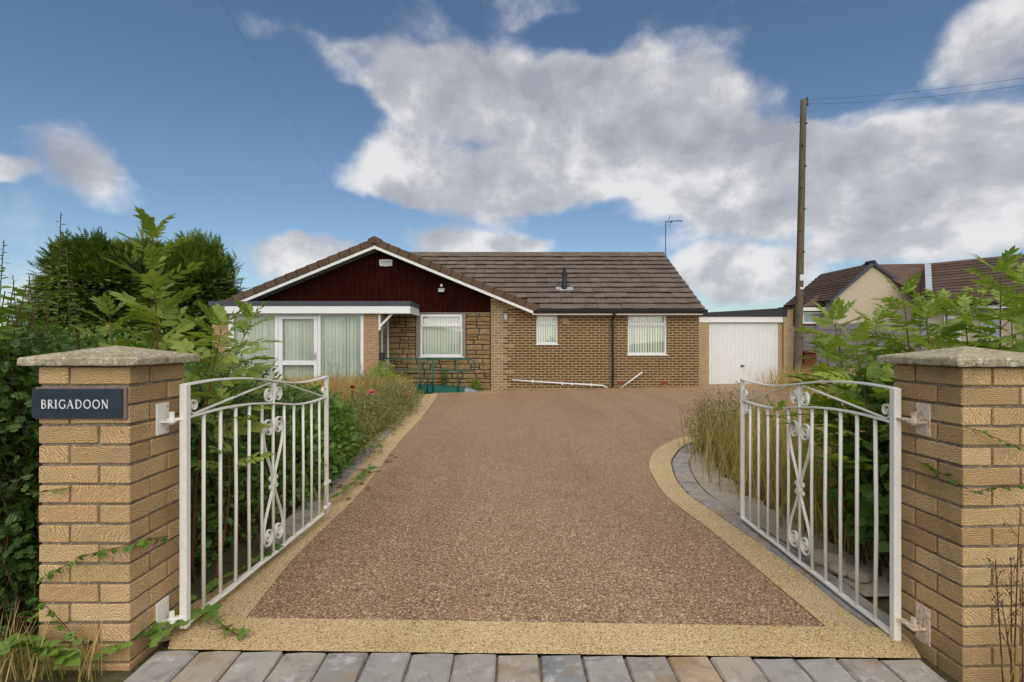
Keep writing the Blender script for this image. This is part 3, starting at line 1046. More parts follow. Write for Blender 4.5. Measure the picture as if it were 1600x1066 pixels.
# roman capitals drawn as strokes: thick stems, thin hairlines, small serifs
K, H_ = .15, .062
def arc(cx, cy, rx, ry, a0, a1, n=14):
    return [(cx + rx * math.cos(math.radians(a0 + (a1 - a0) * i / n)), cy + ry * math.sin(math.radians(a0 + (a1 - a0) * i / n))) for i in range(n + 1)]
def ser(x, y, w_=.13):
    return ([(x - w_, y), (x + w_, y)], .05)
GL = {
 'B': (.60, [([(.14, 0), (.14, 1)], K), ([(.1, .97), (.3, .97)] + arc(.3, .76, .2, .21, 90, -90) + [(.14, .55)], .085), ([(.14, .53), (.32, .53)] + arc(.32, .28, .24, .25, 90, -90) + [(.1, .03)], .10)]),
 'R': (.66, [([(.14, 0), (.14, 1)], K), ([(.1, .97), (.3, .97)] + arc(.3, .74, .21, .23, 90, -90) + [(.14, .51)], .09), ([(.3, .5), (.66, .0)], .13), ser(.14, .025)]),
 'I': (.28, [([(.14, 0), (.14, 1)], K), ser(.14, .025), ser(.14, .975)]),
 'G': (.80, [(arc(.46, .5, .37, .48, 42, 300), .12), ([(.74, .44), (.74, .1)], .13), ([(.62, .45), (.84, .45)], .05), ([(.62, .06), (.74, .1)], .06)]),
 'A': (.78, [([(.06, 0), (.39, 1)], .06), ([(.37, 1), (.70, 0)], .15), ([(.18, .34), (.58, .34)], .055), ser(.06, .025, .1), ser(.70, .025, .12)]),
 'D': (.80, [([(.14, 0), (.14, 1)], K), ([(.08, .97), (.34, .97)] + arc(.34, .5, .38, .47, 90, -90, 20) + [(.08, .03)], .105)]),
 'O': (.88, [(arc(.44, .5, .37, .47, 0, 360, 32), .115)]),
 'N': (.82, [([(.13, 0), (.13, 1)], .06), ([(.10, 1), (.70, 0)], .15), ([(.70, 0), (.70, 1)], .06), ser(.13, .025, .1), ser(.70, .975, .1), ser(.08, .975, .06)]),
}
tx0, tx1 = (71 - CX) / F * yf, (175.5 - CX) / F * yf
tz0 = EYE - (637.5 - CY) / F * yf
caph = (637.5 - 624) / F * yf
word = 'BRIGADOON'
gap = .17
tot = sum(GL[c][0] for c in word) + gap * (len(word) - 1)
xs_ = (tx1 - tx0) / tot
xc = tx0
for ch in word:
    wd, strokes = GL[ch]
    m = MB()
    for k, (pts, wdt) in enumerate(strokes):
        P = [Vector((xc + p[0] * xs_, yf - .0196 - .0002 * k, tz0 + p[1] * caph)) for p in pts]
        m.strip(P, wdt * caph, .0009)
    m.build('letter', MATS['letter_white'], sg)
    xc += (wd + gap) * xs_
# ------------------------------------------------------------------ bungalow
YW = 15.7
def wx(px, y=YW): return (px - CX) / F * y
def wz(py, y=YW): return EYE - (py - CY) / F * y
H = thing('bungalow', 'brown brick bungalow with tiled roof, dark timber gable and flat-roofed sunroom', 'house', (0, YW, -.3))

def wall_grid(m, x0, x1, z0, z1, y0, y1, holes):
    xs = sorted(set([x0, x1] + [h[i] for h in holes for i in (0, 1) if x0 < h[i] < x1]))
    zs = sorted(set([z0, z1] + [h[i] for h in holes for i in (2, 3) if z0 < h[i] < z1]))
    for i in range(len(xs) - 1):
        run = None
        for k in range(len(zs) - 1):
            cx, cz = (xs[i] + xs[i + 1]) / 2, (zs[k] + zs[k + 1]) / 2
            solid = not any(h[0] < cx < h[1] and h[2] < cz < h[3] for h in holes)
            if solid:
                run = (zs[k], zs[k + 1]) if run is None else (run[0], zs[k + 1])
            if (not solid or k == len(zs) - 2) and run:
                m.box(xs[i], xs[i + 1], y0, y1, run[0], run[1])
                run = None
    return m
_bm = {}
def brick_obj(parent, x0, x1, z0, z1, y, mat, d=.03, name='brick', proud=.0):
    """one brick, front face at y, in a wall that faces -Y"""
    w_, h_ = round(x1 - x0, 3), round(z1 - z0, 3)
    key = (w_, h_, d, mat)
    if key not in _bm:
        _bm[key] = MB().box(-w_ / 2, w_ / 2, 0, d, -h_ / 2, h_ / 2).mesh(name, bevel=.003)
    return link(name, _bm[key], MATS[mat], parent, loc=((x0 + x1) / 2, y - proud, (z0 + z1) / 2))
def cut_spans(x0, x1, z, holes):
    spans = [(x0, x1)]
    for h in holes:
        if h[2] < z < h[3]:
            out = []
            for a, b in spans:
                if h[1] <= a or h[0] >= b:
                    out.append((a, b))
                else:
                    if h[0] > a: out.append((a, h[0]))
                    if h[1] < b: out.append((h[1], b))
            spans = out
    return spans
def courses(x0, x1, z0, z1, holes, cl=.225, ch=.075, j=.016, topfun=None):
    """stretcher bond: yields (x0,x1,z0,z1,row,col)"""
    r = 0
    z = z1 - ch
    while z > z0 - ch * .5:
        off = (r % 2) * cl / 2
        for a, b in cut_spans(x0, x1, z + ch / 2, holes):
            k = math.floor((a - x0 - off) / cl)
            while True:
                p, q = x0 + off + k * cl + j / 2, x0 + off + (k + 1) * cl - j / 2
                k += 1
                if p >= b - .02: break
                p2, q2 = max(p, a + .003), min(q, b - .003)
                if q2 - p2 > .03:
                    if topfun is None or z + ch < topfun((p2 + q2) / 2):
                        yield p2, q2, z + j / 2, z + ch - j / 2, r, k
        r += 1
        z -= ch

# --- openings of the front wall (front face at YW)
win_s = (wx(838.1), wx(871.2), wz(537.5), wz(490.8))
win_l = (wx(981), wx(1041.8), wz(554), wz(491))
win_c = (wx(656.3), wx(722.5), wz(557), wz(490.5))
XR, XQ, XS = wx(1092), wx(767), wx(607)
ZEAVE = wz(487.5)
VERGE_Y = 15.25
ax_, az_ = at(585, 388, VERGE_Y).x, at(585, 388, VERGE_Y).z      # underside of the verge at the apex
SL = (at(833, 490, VERGE_Y).z - az_) / (at(833, 490, VERGE_Y).x - ax_)
def verge_z(x):
    return az_ + SL * abs(x - ax_)
wall = MB()
holes = [win_s, win_l]
wall_grid(wall, XQ, XR, -.35, ZEAVE, YW + .006, YW + .28, holes)
wall = wall.build('wall', MATS['mortar_house'], H)
allb = []
for a, b, c, d, r, k in courses(XQ, XR, -.30, ZEAVE + .55, holes, topfun=lambda x: min(verge_z(x), 99) if x < .55 else ZEAVE + .02):
    allb.append((a, b, c, d, r, k))
# toothed strip of mixed pale bricks at the left end
edge_t = lambda r: XQ + (.45 if r % 2 else .56) + (.11 if r % 5 == 0 else 0)
ind, rest = [], []
for q in allb:
    pale = (q[0] + q[1]) / 2 < edge_t(q[4])
    (ind if pale else rest).append((q, pale))
rest.sort(key=lambda t: -t[0][2])
take = 300 - len(ind)
near = [t for t in rest if 4 <= t[0][4] < 20][:take]
nid = set(id(t) for t in near)
for q, pale in ind + near:
    brick_obj(wall, q[0], q[1], q[2], q[3], YW, 'brick_mixed' if pale else 'brick_brown', proud=random.uniform(-.001, .002))
m = MB()
for t in rest:
    if id(t) in nid: continue
    q = t[0]
    m.box(q[0], q[1], YW + random.uniform(-.002, .001), YW + .02, q[2], q[3])
tag(m.build('brickwork', MATS['brick_brown'], wall), kind='stuff')
# wall piece above the eave line left of the gutter end, behind the verge
m = MB().prism([(XQ, YW + .006, ZEAVE), (.58, YW + .006, ZEAVE), (XQ, YW + .006, verge_z(XQ) - .02)], (0, .25, 0))
m.build('gable_shoulder', MATS['mortar_house'], H)
# air bricks and two replaced bricks
for px_, py_ in ((970, 598.5), (1038.5, 598)):
    x, z = wx(px_), wz(py_)
    MB().box(x - .1, x + .1, YW - .006, YW + .03, z - .05, z + .05).build('air_brick', MATS['brick_red'], H, bevel=.003)
for px_, py_ in ((883, 500.5), (885, 504.5)):
    x, z = wx(px_), wz(py_)
    MB().box(x - .1, x + .1, YW - .005, YW + .03, z - .03, z + .03).build('replaced_brick', MATS['brick_pink'], H, bevel=.003)

# --- stone walling between sunroom and brickwork
stw = MB()
XC0, XC1, ZC = wx(650), wx(727.5), wz(489)
wall_grid(stw, XS - .3, XQ - .004, -.4, ZC, YW + .03, YW + .28, [win_c])
stw = stw.build('stone_wall', MATS['mortar_black'], H)
r3 = random.Random(21)
def stone(x0, x1, z0, z1):
    m = MB()
    d = r3.uniform(.012, .032)
    cxs = [x0, x0 + (x1 - x0) * r3.uniform(.3, .45), x0 + (x1 - x0) * r3.uniform(.6, .75), x1]
    j = lambda a=.005: r3.uniform(-a, a)
    fr_ = []
    for z in (z0, (z0 + z1) / 2, z1):
        for x in cxs:
            e = (x in (x0, x1)) or z in (z0, z1)
            fr_.append((x + j(.003) + (.006 if x == x0 else -.006 if x == x1 else 0), YW + .028 - d + j(.006) + (.010 if e else 0), z + j(.003) + (.004 if z == z0 else -.004 if z == z1 else 0)))
    back = [(x0, YW + .05, z0), (x1, YW + .05, z0), (x1, YW + .05, z1), (x0, YW + .05, z1)]
    fs = [(a + b * 4, a + 1 + b * 4, a + 5 + b * 4, a + 4 + b * 4) for b in range(2) for a in range(3)]
    fs += [(12, 13, 3, 2, 1, 0), (13, 14, 11, 7, 3), (14, 15, 8, 9, 10, 11), (15, 12, 0, 4, 8)]
    m.add(fr_ + back, fs)
    link('stone', m.mesh('stone'), MATS['walling_stone'], stw)
def stone_area(x0, x1, z0, z1, ):
    """random coursed rubble: rows of varied height, some split in two"""
    z = z0
    g = .020
    while z < z1 - .05:
        h = r3.choice((.11, .13, .15, .17, .19))
        if z + h > z1 - .06: h = z1 - z
        x = x0
        while x < x1 - .02:
            w_ = r3.uniform(.18, .5) if h > .12 else r3.uniform(.22, .6)
            if x1 - (x + w_) < .14: w_ = x1 - x
            if h > .135 and r3.random() < .42:
                s_ = h * r3.uniform(.4, .6)
                sub = x + w_ * r3.uniform(.35, .65) if w_ > .34 and r3.random() < .5 else None
                stone(x + g / 2, x + w_ - g / 2, z + g / 2, z + s_ - g / 2)
                if sub:
                    stone(x + g / 2, sub - g / 2, z + s_ + g / 2, z + h - g / 2)
                    stone(sub + g / 2, x + w_ - g / 2, z + s_ + g / 2, z + h - g / 2)
                else:
                    stone(x + g / 2, x + w_ - g / 2, z + s_ + g / 2, z + h - g / 2)
            else:
                stone(x + g / 2, x + w_ - g / 2, z + g / 2, z + h - g / 2)
            x += w_
        z += h
ZB = wz(560.5)
stone_area(XS - .02, XC0 - .01, ZB, ZC)
stone_area(XC1 + .01, XQ - .02, ZB, ZC)
stone_area(XS - .02, XQ - .02, -.34, ZB)
# stone surround of the central window
MB().box(XC0, win_c[0], YW - .005, YW + .2, ZB + .0, ZC).build('window_surround', MATS['surround'], H, bevel=.004)
MB().box(win_c[1], XC1, YW - .005, YW + .2, ZB + .0, ZC).build('window_surround', MATS['surround'], H, bevel=.004)

# --- windows: frame, opening top light, glass, vertical blind, sill
def window(op, top_frac, sill=True, slats=12, inset=.045, dark_edge=False):
    x0, x1, z0, z1 = op
    y = YW + inset
    fw = .052
    zt = z1 - (z1 - z0) * top_frac
    fr_ = MB()
    fr_.box(x0, x0 + fw, y, y + .06, z0, z1).box(x1 - fw, x1, y, y + .06, z0, z1)
    fr_.box(x0 + fw, x1 - fw, y + .001, y + .059, z1 - fw, z1).box(x0 + fw, x1 - fw, y + .001, y + .059, z0, z0 + fw).box(x0 + fw, x1 - fw, y + .001, y + .059, zt - .03, zt + .03)
    win = fr_.build('window', MATS['upvc'], H, bevel=.004)
    # opening sash of the top light stands proud
    s0, s1, t0, t1 = x0 + .02, x1 - .02, zt + .005, z1 - .02
    sa = MB()
    sw = .062
    sa.box(s0, s0 + sw, y - .022, y - .001, t0, t1).box(s1 - sw, s1, y - .022, y - .001, t0, t1).box(s0 + sw, s1 - sw, y - .021, y - .002, t1 - sw, t1).box(s0 + sw, s1 - sw, y - .021, y - .002, t0, t0 + sw)
    sa.build('sash', MATS['upvc'], win, bevel=.004)
    MB().box(x0 + fw - .005, x1 - fw + .005, y + .028, y + .033, z0 + fw - .005, zt - .025).build('pane', MATS['glass'], win)
    MB().box(x0 + fw - .005, x1 - fw + .005, y + .026, y + .031, zt + .025, z1 - fw + .005).build('pane', MATS['glass'], win)
    bl = MB()
    n = slats
    wdt = (x1 - x0) / n
    for i in range(n):
        a = x0 + wdt * i
        ang_ = math.radians(24 + random.uniform(-9, 9))
        dx, dy = wdt * .47 * math.cos(ang_), wdt * .56 * math.sin(ang_)
        cx = a + wdt / 2
        bl.box(cx - dx, cx + dx, y + .095, y + .097, z0 - .0, z1)
        for q in range(1, 9):
            vx, vy, vz = bl.v[-q]
            bl.v[-q] = (vx, vy + (1 if vx > cx else -1) * dy, vz)
    bl.build('vertical_blind', MATS['blind_fabric'], win)
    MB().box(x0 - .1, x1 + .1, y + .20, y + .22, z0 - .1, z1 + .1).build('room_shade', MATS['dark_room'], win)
    if sill:
        MB().box(x0 - .02, x1 + .035, YW - .045, YW + inset + .05, z0 - .035, z0 - .001).build('sill', MATS['upvc'], win, bevel=.005)
    return win
window(win_s, .33, True, 9)
window(win_l, .27, True, 15)
window(win_c, .29, True, 15)

# --- timber gable
gx0, gx1 = wx(338), XQ - .012
m = MB()
bat = wx(590.5)
gz = lambda x: verge_z(x) - .03
for (a, b) in ((-8.2, bat - .012), (bat + .012, gx1)):
    pts = [(a, YW + .012, ZC + .004), (b, YW + .012, ZC + .004), (b, YW + .012, gz(b))]
    if a < ax_ < b: pts.append((ax_, YW + .012, gz(ax_)))
    pts.append((a, YW + .012, max(ZC + .01, gz(a))))
    MB().prism(pts, (0, .05, 0)).build('gable_cladding', MATS['cladding'], H)
MB().box(bat - .03, bat + .03, YW - .006, YW + .02, ZC + .01, gz(bat) + .01).build('cladding_batten', MATS['cladding'], H)
MB().box(XS, gx1, YW - .01, YW + .015, ZC - .018, ZC + .012).build('cladding_drip', MATS['surround'], H)
# the wing roof: two slopes, soffit, bargeboards, verge tiles
XL_ = 2 * ax_ - .62
def slope_slab(xe, th, dz):
    """slab from the ridge to xe, from the verge back"""
    z0, z1 = verge_z(ax_) + dz, verge_z(xe) + dz
    return [(ax_, VERGE_Y, z0), (xe, VERGE_Y, z1), (xe, VERGE_Y, z1 + th), (ax_, VERGE_Y, z0 + th)]
XRE = at(833, 490, VERGE_Y).x
wr = MB()
for xe in (XRE, XL_):
    P = slope_slab(xe, .09, .075)
    wr.prism([(p[0], p[1] + .03, p[2]) for p in P], (0, 3.5, 0))
wr = wr.build('wing_roof', MATS['roof_tile'], H)
for xe in (XRE, XL_):
    P = slope_slab(xe, .085, -.008)
    MB().prism(P, (0, .028, 0)).build('bargeboard', MATS['white_paint'], H)
    P = slope_slab(xe, .02, .002)
    MB().prism([(p[0], p[1] + .03, p[2] - .0) for p in P], (0, YW - VERGE_Y - .02, 0)).build('soffit', MATS['soffit'], H)
# verge tiles: individual caps lapping down the slope
dirn = {1: Vector((XRE - ax_, 0, verge_z(XRE) - verge_z(ax_))), -1: Vector((XL_ - ax_, 0, verge_z(XL_) - verge_z(ax_)))}
nt_ = 15
for sgn, dv in dirn.items():
    Ld = dv.length
    u = dv / Ld
    nn = Vector((-u.z * sgn, 0, u.x * sgn))
    st_ = Ld / nt_
    mm = MB()
    mm.add([Vector((0, 0, 0)) + v for v in (Vector((0, 0, 0)),)], [])
    for i in range(nt_):
        a = Vector((ax_, 0, verge_z(ax_))) + u * (st_ * i) + nn * .078
        b = a + u * (st_ + .03)
        lift = nn * .016
        q = [a + nn * .0, b + lift * .55, b + nn * .175 + lift * 1.6, a + nn * .175 + lift * .3]
        m = MB().prism([(p.x, VERGE_Y - .025, p.z) for p in q], (0, .28, 0))
        m.build('verge_tile', MATS['verge_tile'], wr, bevel=.006)
a = Vector((ax_, 0, verge_z(ax_)))
m = MB().prism([(ax_ - .2, VERGE_Y - .035, a.z + .10), (ax_, VERGE_Y - .035, a.z + .135), (ax_ + .2, VERGE_Y - .035, a.z + .10), (ax_ + .17, VERGE_Y - .035, a.z + .27), (ax_, VERGE_Y - .035, a.z + .345), (ax_ - .17, VERGE_Y - .035, a.z + .27)], (0, .45, 0))
m.build('ridge_cap', MATS['verge_tile'], wr, bevel=.012)

# --- main roof
EY, EZ = 15.33, at(900, 484, 15.33).z
RY = 19.5
RZ = at(900, 396.5, RY).z
XE = at(1103, 485, EY).x - .03
XW_ = -7.4
roof = MB()
sl = Vector((0, RY - EY, RZ - EZ))
slen = sl.length
su = sl / slen
sn = Vector((0, -su.z, su.y))
th = .05
P0, P1 = Vector((0, EY, EZ)), Vector((0, RY, RZ))
XLo = lambda t: .62 + (-3.9 - .62) * t          # where the wing roof hides the slope
pr_ = [(P0 - sn * .05), P1 - sn * .05, P1 + Vector((0, RY - EY, EZ - RZ)) - sn * .0]
roof.prism([(XLo(0) + .02, P0.y, P0.z - .04), (XE - .02, P0.y, P0.z - .04), (XE - .02, P1.y, P1.z - .04), (XLo(1) - 1.2, P1.y, P1.z - .04)], tuple(-sn * .08))
roof.prism([(XE - .02, P1.y + .01, P1.z - .04), (XE - .02, 2 * RY - EY, EZ - .04), (XLo(1) - 1.2, 2 * RY - EY, EZ - .04), (XLo(1) - 1.2, P1.y + .01, P1.z - .04)], (0, 0, -.08))
roof = roof.build('roof', MATS['roof_tile'], H)
NR = 12
ch = slen / NR
tw = .335
tile_me = []
for i in range(6):
    r4 = random.Random(i)
    j = lambda a: r4.uniform(-a, a)
    L0 = ch + .05
    vs = [(-tw / 2 + .004, 0, .040), (-.03, 0, .042 + j(.007)), (tw / 2 - .004, 0, .040 + j(.007)), (tw / 2 - .004, L0, -.016), (-.03, L0, -.016), (-tw / 2 + .004, L0, -.016)]
    vs += [(v[0], v[1], v[2] - .022) for v in vs]
    fs = [(0, 1, 4, 5), (1, 2, 3, 4), (6, 7, 1, 0), (7, 8, 2, 1), (8, 9, 3, 2), (6, 0, 5, 11)]
    mm = MB().add(vs, fs)
    tile_me.append(mm.mesh('tile'))
pit = math.atan2(su.z, su.y)
cnt = 0
for r in range(NR):
    t = r / NR
    x = XE - tw / 2
    xl = XLo(t) - (.35 if r > 1 else -.05)
    k = 0
    while x > xl:
        o = link('tile', tile_me[random.randrange(6)], MATS['roof_tile'], roof, loc=Vector((x, 0, 0)) + P0 + su * (ch * r - .02) + sn * (.018 + random.uniform(-.004, .005)),
                 rot=(pit + random.uniform(-.014, .014), random.uniform(-.016, .016), random.uniform(-.012, .012)))
        cnt += 1
        x -= tw
        k += 1
# ridge tiles
x = XE
while x > XLo(1) - 1.0:
    pts = [(-.13, -.03), (-.09, .045), (0, .075), (.09, .045), (.13, -.03)]
    m = MB().prism([(x, RY + p[0], RZ + p[1] - .01) for p in pts], (-.44, 0, 0))
    m.build('ridge_tile', MATS['roof_tile'], roof)
    x -= .45
# verge edge on the right, fascia, gutter, downpipe
m = MB().prism([(XE, P0.y, P0.z - .06), (XE, P1.y, P1.z - .06), (XE, P1.y, P1.z + .0), (XE, P0.y, P0.z + .0)], (.02, 0, 0))
m.build('verge_edge', MATS['roof_tile'], roof)
xg0, xg1 = at(826, 485, EY).x, at(1098, 485, EY).x
zf = EZ - .03
MB().box(XRE - .03, at(1098, 485, EY + .06).x, EY + .05, EY + .075, zf - .115, zf).build('fascia', MATS['white_paint'], H)
MB().box(XRE - .03, XR + .02, EY + .075, YW + .02, zf - .115, zf - .10).build('eaves_soffit', MATS['soffit'], H)
g = MB()
prof = [(-.055, .035), (-.05, -.02), (-.025, -.05), (.025, -.05), (.048, -.02), (.048, .035)]
gy0 = EY - .005
pts0 = [(xg0, gy0 + p[0], zf + p[1] - .0) for p in prof]
g.prism(pts0, (at(1105, 485, EY).x - xg0, 0, 0))
g.build('gutter', MATS['black_plastic'], H)
for k in range(8):
    x = xg0 + .25 + k * .72
    MB().box(x, x + .03, gy0 - .058, gy0 + .05, zf - .056, zf - .03).build('gutter_bracket', MATS['black_plastic'], H)
xd = at(960, 490, EY).x
xd2 = wx(957.5, 15.64)
MB().tube([(xd, gy0, zf - .04), (xd, gy0, zf - .10), (xd2, 15.63, zf - .22), (xd2, 15.63, wz(604))], .034, 10).build('downpipe', MATS['black_plastic'], H, smooth=False)
for py_ in (510, 588):
    z = wz(py_)
    MB().box(xd2 - .055, xd2 + .055, 15.60, YW, z - .02, z + .02).build('pipe_clip', MATS['black_plastic'], H)
# flue with lead slate
fx = at(882.5, 452, 0.0 + 16.9)
def roof_point(px_, py_):
    # intersect the view ray with the roof plane
    d = Vector(((px_ - CX) / F, 1, (CY - py_) / F))
    o = Vector((0, 0, EYE))
    t = (P0 - o).dot(sn) / d.dot(sn)
    return o + d * t
fb = roof_point(882, 453)
fl_ = MB().tube([fb - Vector((0, 0, .1)), fb + Vector((0, 0, .10)), fb + Vector((0, 0, .42)), fb + Vector((0, 0, .43)), fb + Vector((0, 0, .50)), fb + Vector((0, 0, .51)), fb + Vector((0, 0, .68))], [.085, .085, .055, .085, .085, .05, .05], 14)
fl_.build('flue', MATS['black_plastic'], H, smooth=False)
q = [fb + Vector((-.26, 0, 0)) - su * .16, fb + Vector((.26, 0, 0)) - su * .16, fb + Vector((.26, 0, 0)) + su * .12, fb + Vector((-.26, 0, 0)) + su * .12]
MB().prism([v + sn * .03 for v in q], tuple(sn * .012)).build('lead_slate', MATS['lead'], H)
# body behind the fronts so the house is solid
b = MB().box(-7.6, XR, YW + .29, 22.6, -.4, 2.0)
b.build('house_body', MATS['mortar_house'], H)
m = MB().prism([(XR - .27, YW + .02, 2.0), (XR - .27, 23.2, 2.0), (XR - .27, RY, RZ - .15)], (.26, 0, 0))
m.build('end_gable', MATS['mortar_house'], H)
# waste pipes
def pipe(pts, r=.022):
    MB().tube([Vector((wx(p[0], YW - .05), YW - .05, wz(p[1], YW - .05))) for p in pts], r, 10).build('waste_pipe', MATS['upvc'], H, smooth=True)
pipe([(800.5, 594), (870, 598.5), (942, 602.5), (949, 606.5)])
pipe([(970, 606.5), (1003.5, 581.5)], .02)
for px_, py_ in ((832, 596), (878, 599.5), (893, 600), (923, 601.5)):
    x, z = wx(px_), wz(py_)
    MB().box(x - .02, x + .02, YW - .075, YW, z - .035, z + .04).build('pipe_clip', MATS['upvc'], H)

# --- sunroom
SY = 14.45
s_x = lambda px_: wx(px_, SY)
s_z = lambda py_: wz(py_, SY)
def sbox(name, px0, px1, py0, py1, y0, y1, mat, parent=H, bev=.004):
    return MB().box(s_x(px0), s_x(px1), y0, y1, s_z(py1), s_z(py0)).build(name, MATS[mat], parent, bevel=bev)
base = s_z(533) - 1.62
def pier(px0, px1, name):
    c_ = MB().box(s_x(px0) + .004, s_x(px1) - .004, SY + .005, SY + .25, base, s_z(490.5)).build(name, MATS['mortar_dark'], H)
    for a, b_, z0, z1, r, k in courses(s_x(px0), s_x(px1), base + .3, s_z(490.5), [], ch=.072, j=.012):
        brick_obj(c_, a, b_, z0, z1, SY, 'brick_buff', proud=random.uniform(0, .002))
    return c_
pier(567.8, 591.8, 'brick_pier')
pier(331, 356, 'brick_pier')
sbox('frame_post', 356, 364.5, 491, 628, SY + .02, SY + .12, 'upvc')
sbox('frame_post', 562.8, 567.8, 491, 630, SY + .02, SY + .12, 'upvc')
sbox('frame_head', 364.5, 562.8, 490.6, 493.4, SY + .021, SY + .119, 'upvc')
sbox('frame_post', 428.6, 433.8, 493.4, 628, SY + .022, SY + .118, 'upvc')
sbox('frame_post', 496.0, 500.4, 493.4, 628, SY + .022, SY + .118, 'upvc')
sbox('frame_sill', 364.5, 562.8, 619, 630, SY + .0, SY + .12, 'upvc')
dr = sbox('door', 434.2, 440.6, 494, 618, SY + .025, SY + .085, 'upvc')
sbox('door_stile', 489.6, 495.6, 494, 618, SY + .025, SY + .085, 'upvc', dr)
sbox('door_rail', 440.6, 489.6, 494, 498.6, SY + .026, SY + .084, 'upvc', dr)
sbox('door_rail', 440.6, 489.6, 563.6, 570.8, SY + .026, SY + .084, 'upvc', dr)
sbox('door_rail', 440.6, 489.6, 611, 618, SY + .026, SY + .084, 'upvc', dr)
sbox('pane', 440.2, 490, 498, 564, SY + .05, SY + .056, 'glass', dr, 0)
sbox('pane', 440.2, 490, 570.5, 611.4, SY + .05, SY + .056, 'glass', dr, 0)
MB().box(s_x(491.2), s_x(493.8), SY - .0, SY + .03, s_z(562), s_z(551)).box(s_x(488.5), s_x(492.5), SY - .04, SY - .02, s_z(556.2), s_z(554.2)).build('handle', MATS['grey_plastic'], dr, bevel=.003)
for a, b_ in ((364.2, 428.8), (500.2, 563.0)):
    sbox('pane', a, b_, 493, 620, SY + .06, SY + .066, 'glass', H, 0)
# blinds behind the sunroom glass
bl = MB()
x = s_x(364)
i = 0
while x < s_x(563):
    ang_ = math.radians(32 + random.uniform(-10, 10))
    dx, dy = .046 * math.cos(ang_), .048 * math.sin(ang_)
    y0 = SY + .16
    bl.add([(x - dx, y0 - dy, base), (x + dx, y0 + dy, base), (x + dx, y0 + dy, s_z(491)), (x - dx, y0 - dy, s_z(491))], [(0, 1, 2, 3)])
    x += .098
bl.build('vertical_blind', MATS['blind_fabric'], H)
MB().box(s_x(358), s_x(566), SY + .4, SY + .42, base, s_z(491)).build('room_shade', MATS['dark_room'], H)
# flat roof: white fascia, grey felt trim
FYr = 14.30
fxl, fxr = wx(328.5, FYr), wx(641, FYr)
zf0, zf1, zt1 = wz(490, FYr), wz(478.3, FYr), wz(470.8, FYr)
MB().box(fxl, fxr, FYr, FYr + .03, zf0, zf1).build('fascia', MATS['upvc'], H, bevel=.003)
MB().box(fxr - .03, fxr, FYr + .03, YW - .012, zf0 + .001, zf1).build('fascia', MATS['upvc'], H)
MB().box(fxl, fxl + .03, FYr + .03, YW - .012, zf0 + .001, zf1).build('fascia', MATS['upvc'], H)
MB().box(fxl + .03, fxr - .03, FYr + .03, YW - .012, zf0 + .02, zf0 + .03).build('soffit', MATS['soffit'], H)
MB().box(fxl - .05, fxr + .012, FYr - .02, YW - .012, zf1 + .002, zt1).build('felt_roof', MATS['felt_grey'], H, bevel=.01)
# side wall with the entrance door, facing the ramp
xsd = s_x(591.8)
MB().box(xsd - .22, xsd - .006, SY + .252, SY + .34, base, zf0).build('side_wall', MATS['mortar_pale'], H)
MB().box(xsd - .07, xsd + .012, SY + .34, SY + .41, base, zf0).build('door_post', MATS['upvc'], H)
ed = MB().box(xsd - .06, xsd - .02, SY + .41, SY + 1.10, base, zf0 - .02).build('entrance_door', MATS['grey_plastic'], H)
MB().box(xsd - .02, xsd - .005, SY + .50, SY + 1.02, base + .3, base + 1.0).build('door_panel', MATS['upvc'], ed)
MB().box(xsd - .02, xsd - .005, SY + .50, SY + 1.02, base + 1.15, base + 1.95).build('pane', MATS['glass'], ed)
MB().box(xsd - .07, xsd + .012, SY + 1.10, SY + 1.16, base, zf0).build('door_post', MATS['upvc'], H)
MB().box(xsd - .2, xsd - .0, SY + 1.16, YW - .0, base, zf0).build('side_wall', MATS['mortar_dark'], H)
# bracket under the canopy
zb0 = wz(516, SY - .02)
MB().box(xsd + .0, xsd + .05, SY - .02, SY + .03, zb0, zf0).build('canopy_bracket', MATS['white_paint'], H)
p0, p1 = Vector((xsd + .03, SY + .005, zb0 + .10)), Vector((wx(613, SY), SY + .005, zf0))
MB().strip([p0, p1], .055, .045).build('canopy_bracket', MATS['white_paint'], H)
MB().box(xsd + .002, xsd + .13, SY + .05, SY + .17, wz(570, SY), wz(551, SY)).build('letter_box', MATS['letterbox'], H, bevel=.01)

# --- fittings on the house
p = at(603.2, 411.3, YW - .03)
ab = thing('alarm_box', 'small white alarm box near the top of the dark gable', 'alarm box', p)
MB().prism([(p.x - .19, YW - .075, p.z - .085), (p.x + .0, YW - .075, p.z - .105), (p.x + .19, YW - .075, p.z - .085), (p.x + .19, YW - .075, p.z + .10), (p.x, YW - .075, p.z + .112), (p.x - .19, YW - .075, p.z + .10)], (0, .085, 0)).build('case', MATS['label_white'], ab, bevel=.012)
yb = YW - .0765
def stroke(pts, w_):
    MB().strip([Vector((p.x + a, yb, p.z + b_)) for a, b_ in pts], w_, .002).build('print', MATS['letter_grey'], ab)
stroke([(-.115, .045), (-.14, .045), (-.145, .025), (-.12, .0), (-.118, -.02), (-.145, -.022)], .014)
for k, (z_, n_) in enumerate(((.025, 6), (-.035, 5))):
    for i in range(n_):
        stroke([(-.08 + i * .034, z_), (-.08 + i * .034 + .022, z_)], .03 if k == 0 else .016)
p = at(690, 453, YW - .06)
sl_ = thing('security_light', 'small floodlight with round sensor on the dark gable cladding', 'light', p)
MB().prism([(p.x - .10, YW - .12, p.z + .04), (p.x + .10, YW - .12, p.z + .04), (p.x + .085, YW - .16, p.z - .07), (p.x - .085, YW - .16, p.z - .07)], (0, .08, .015)).build('lamp_head', MATS['grey_plastic'], sl_, bevel=.01)
MB().box(p.x - .075, p.x + .075, YW - .165, YW - .158, p.z - .065, p.z - .045).build('lens', MATS['label_white'], sl_)
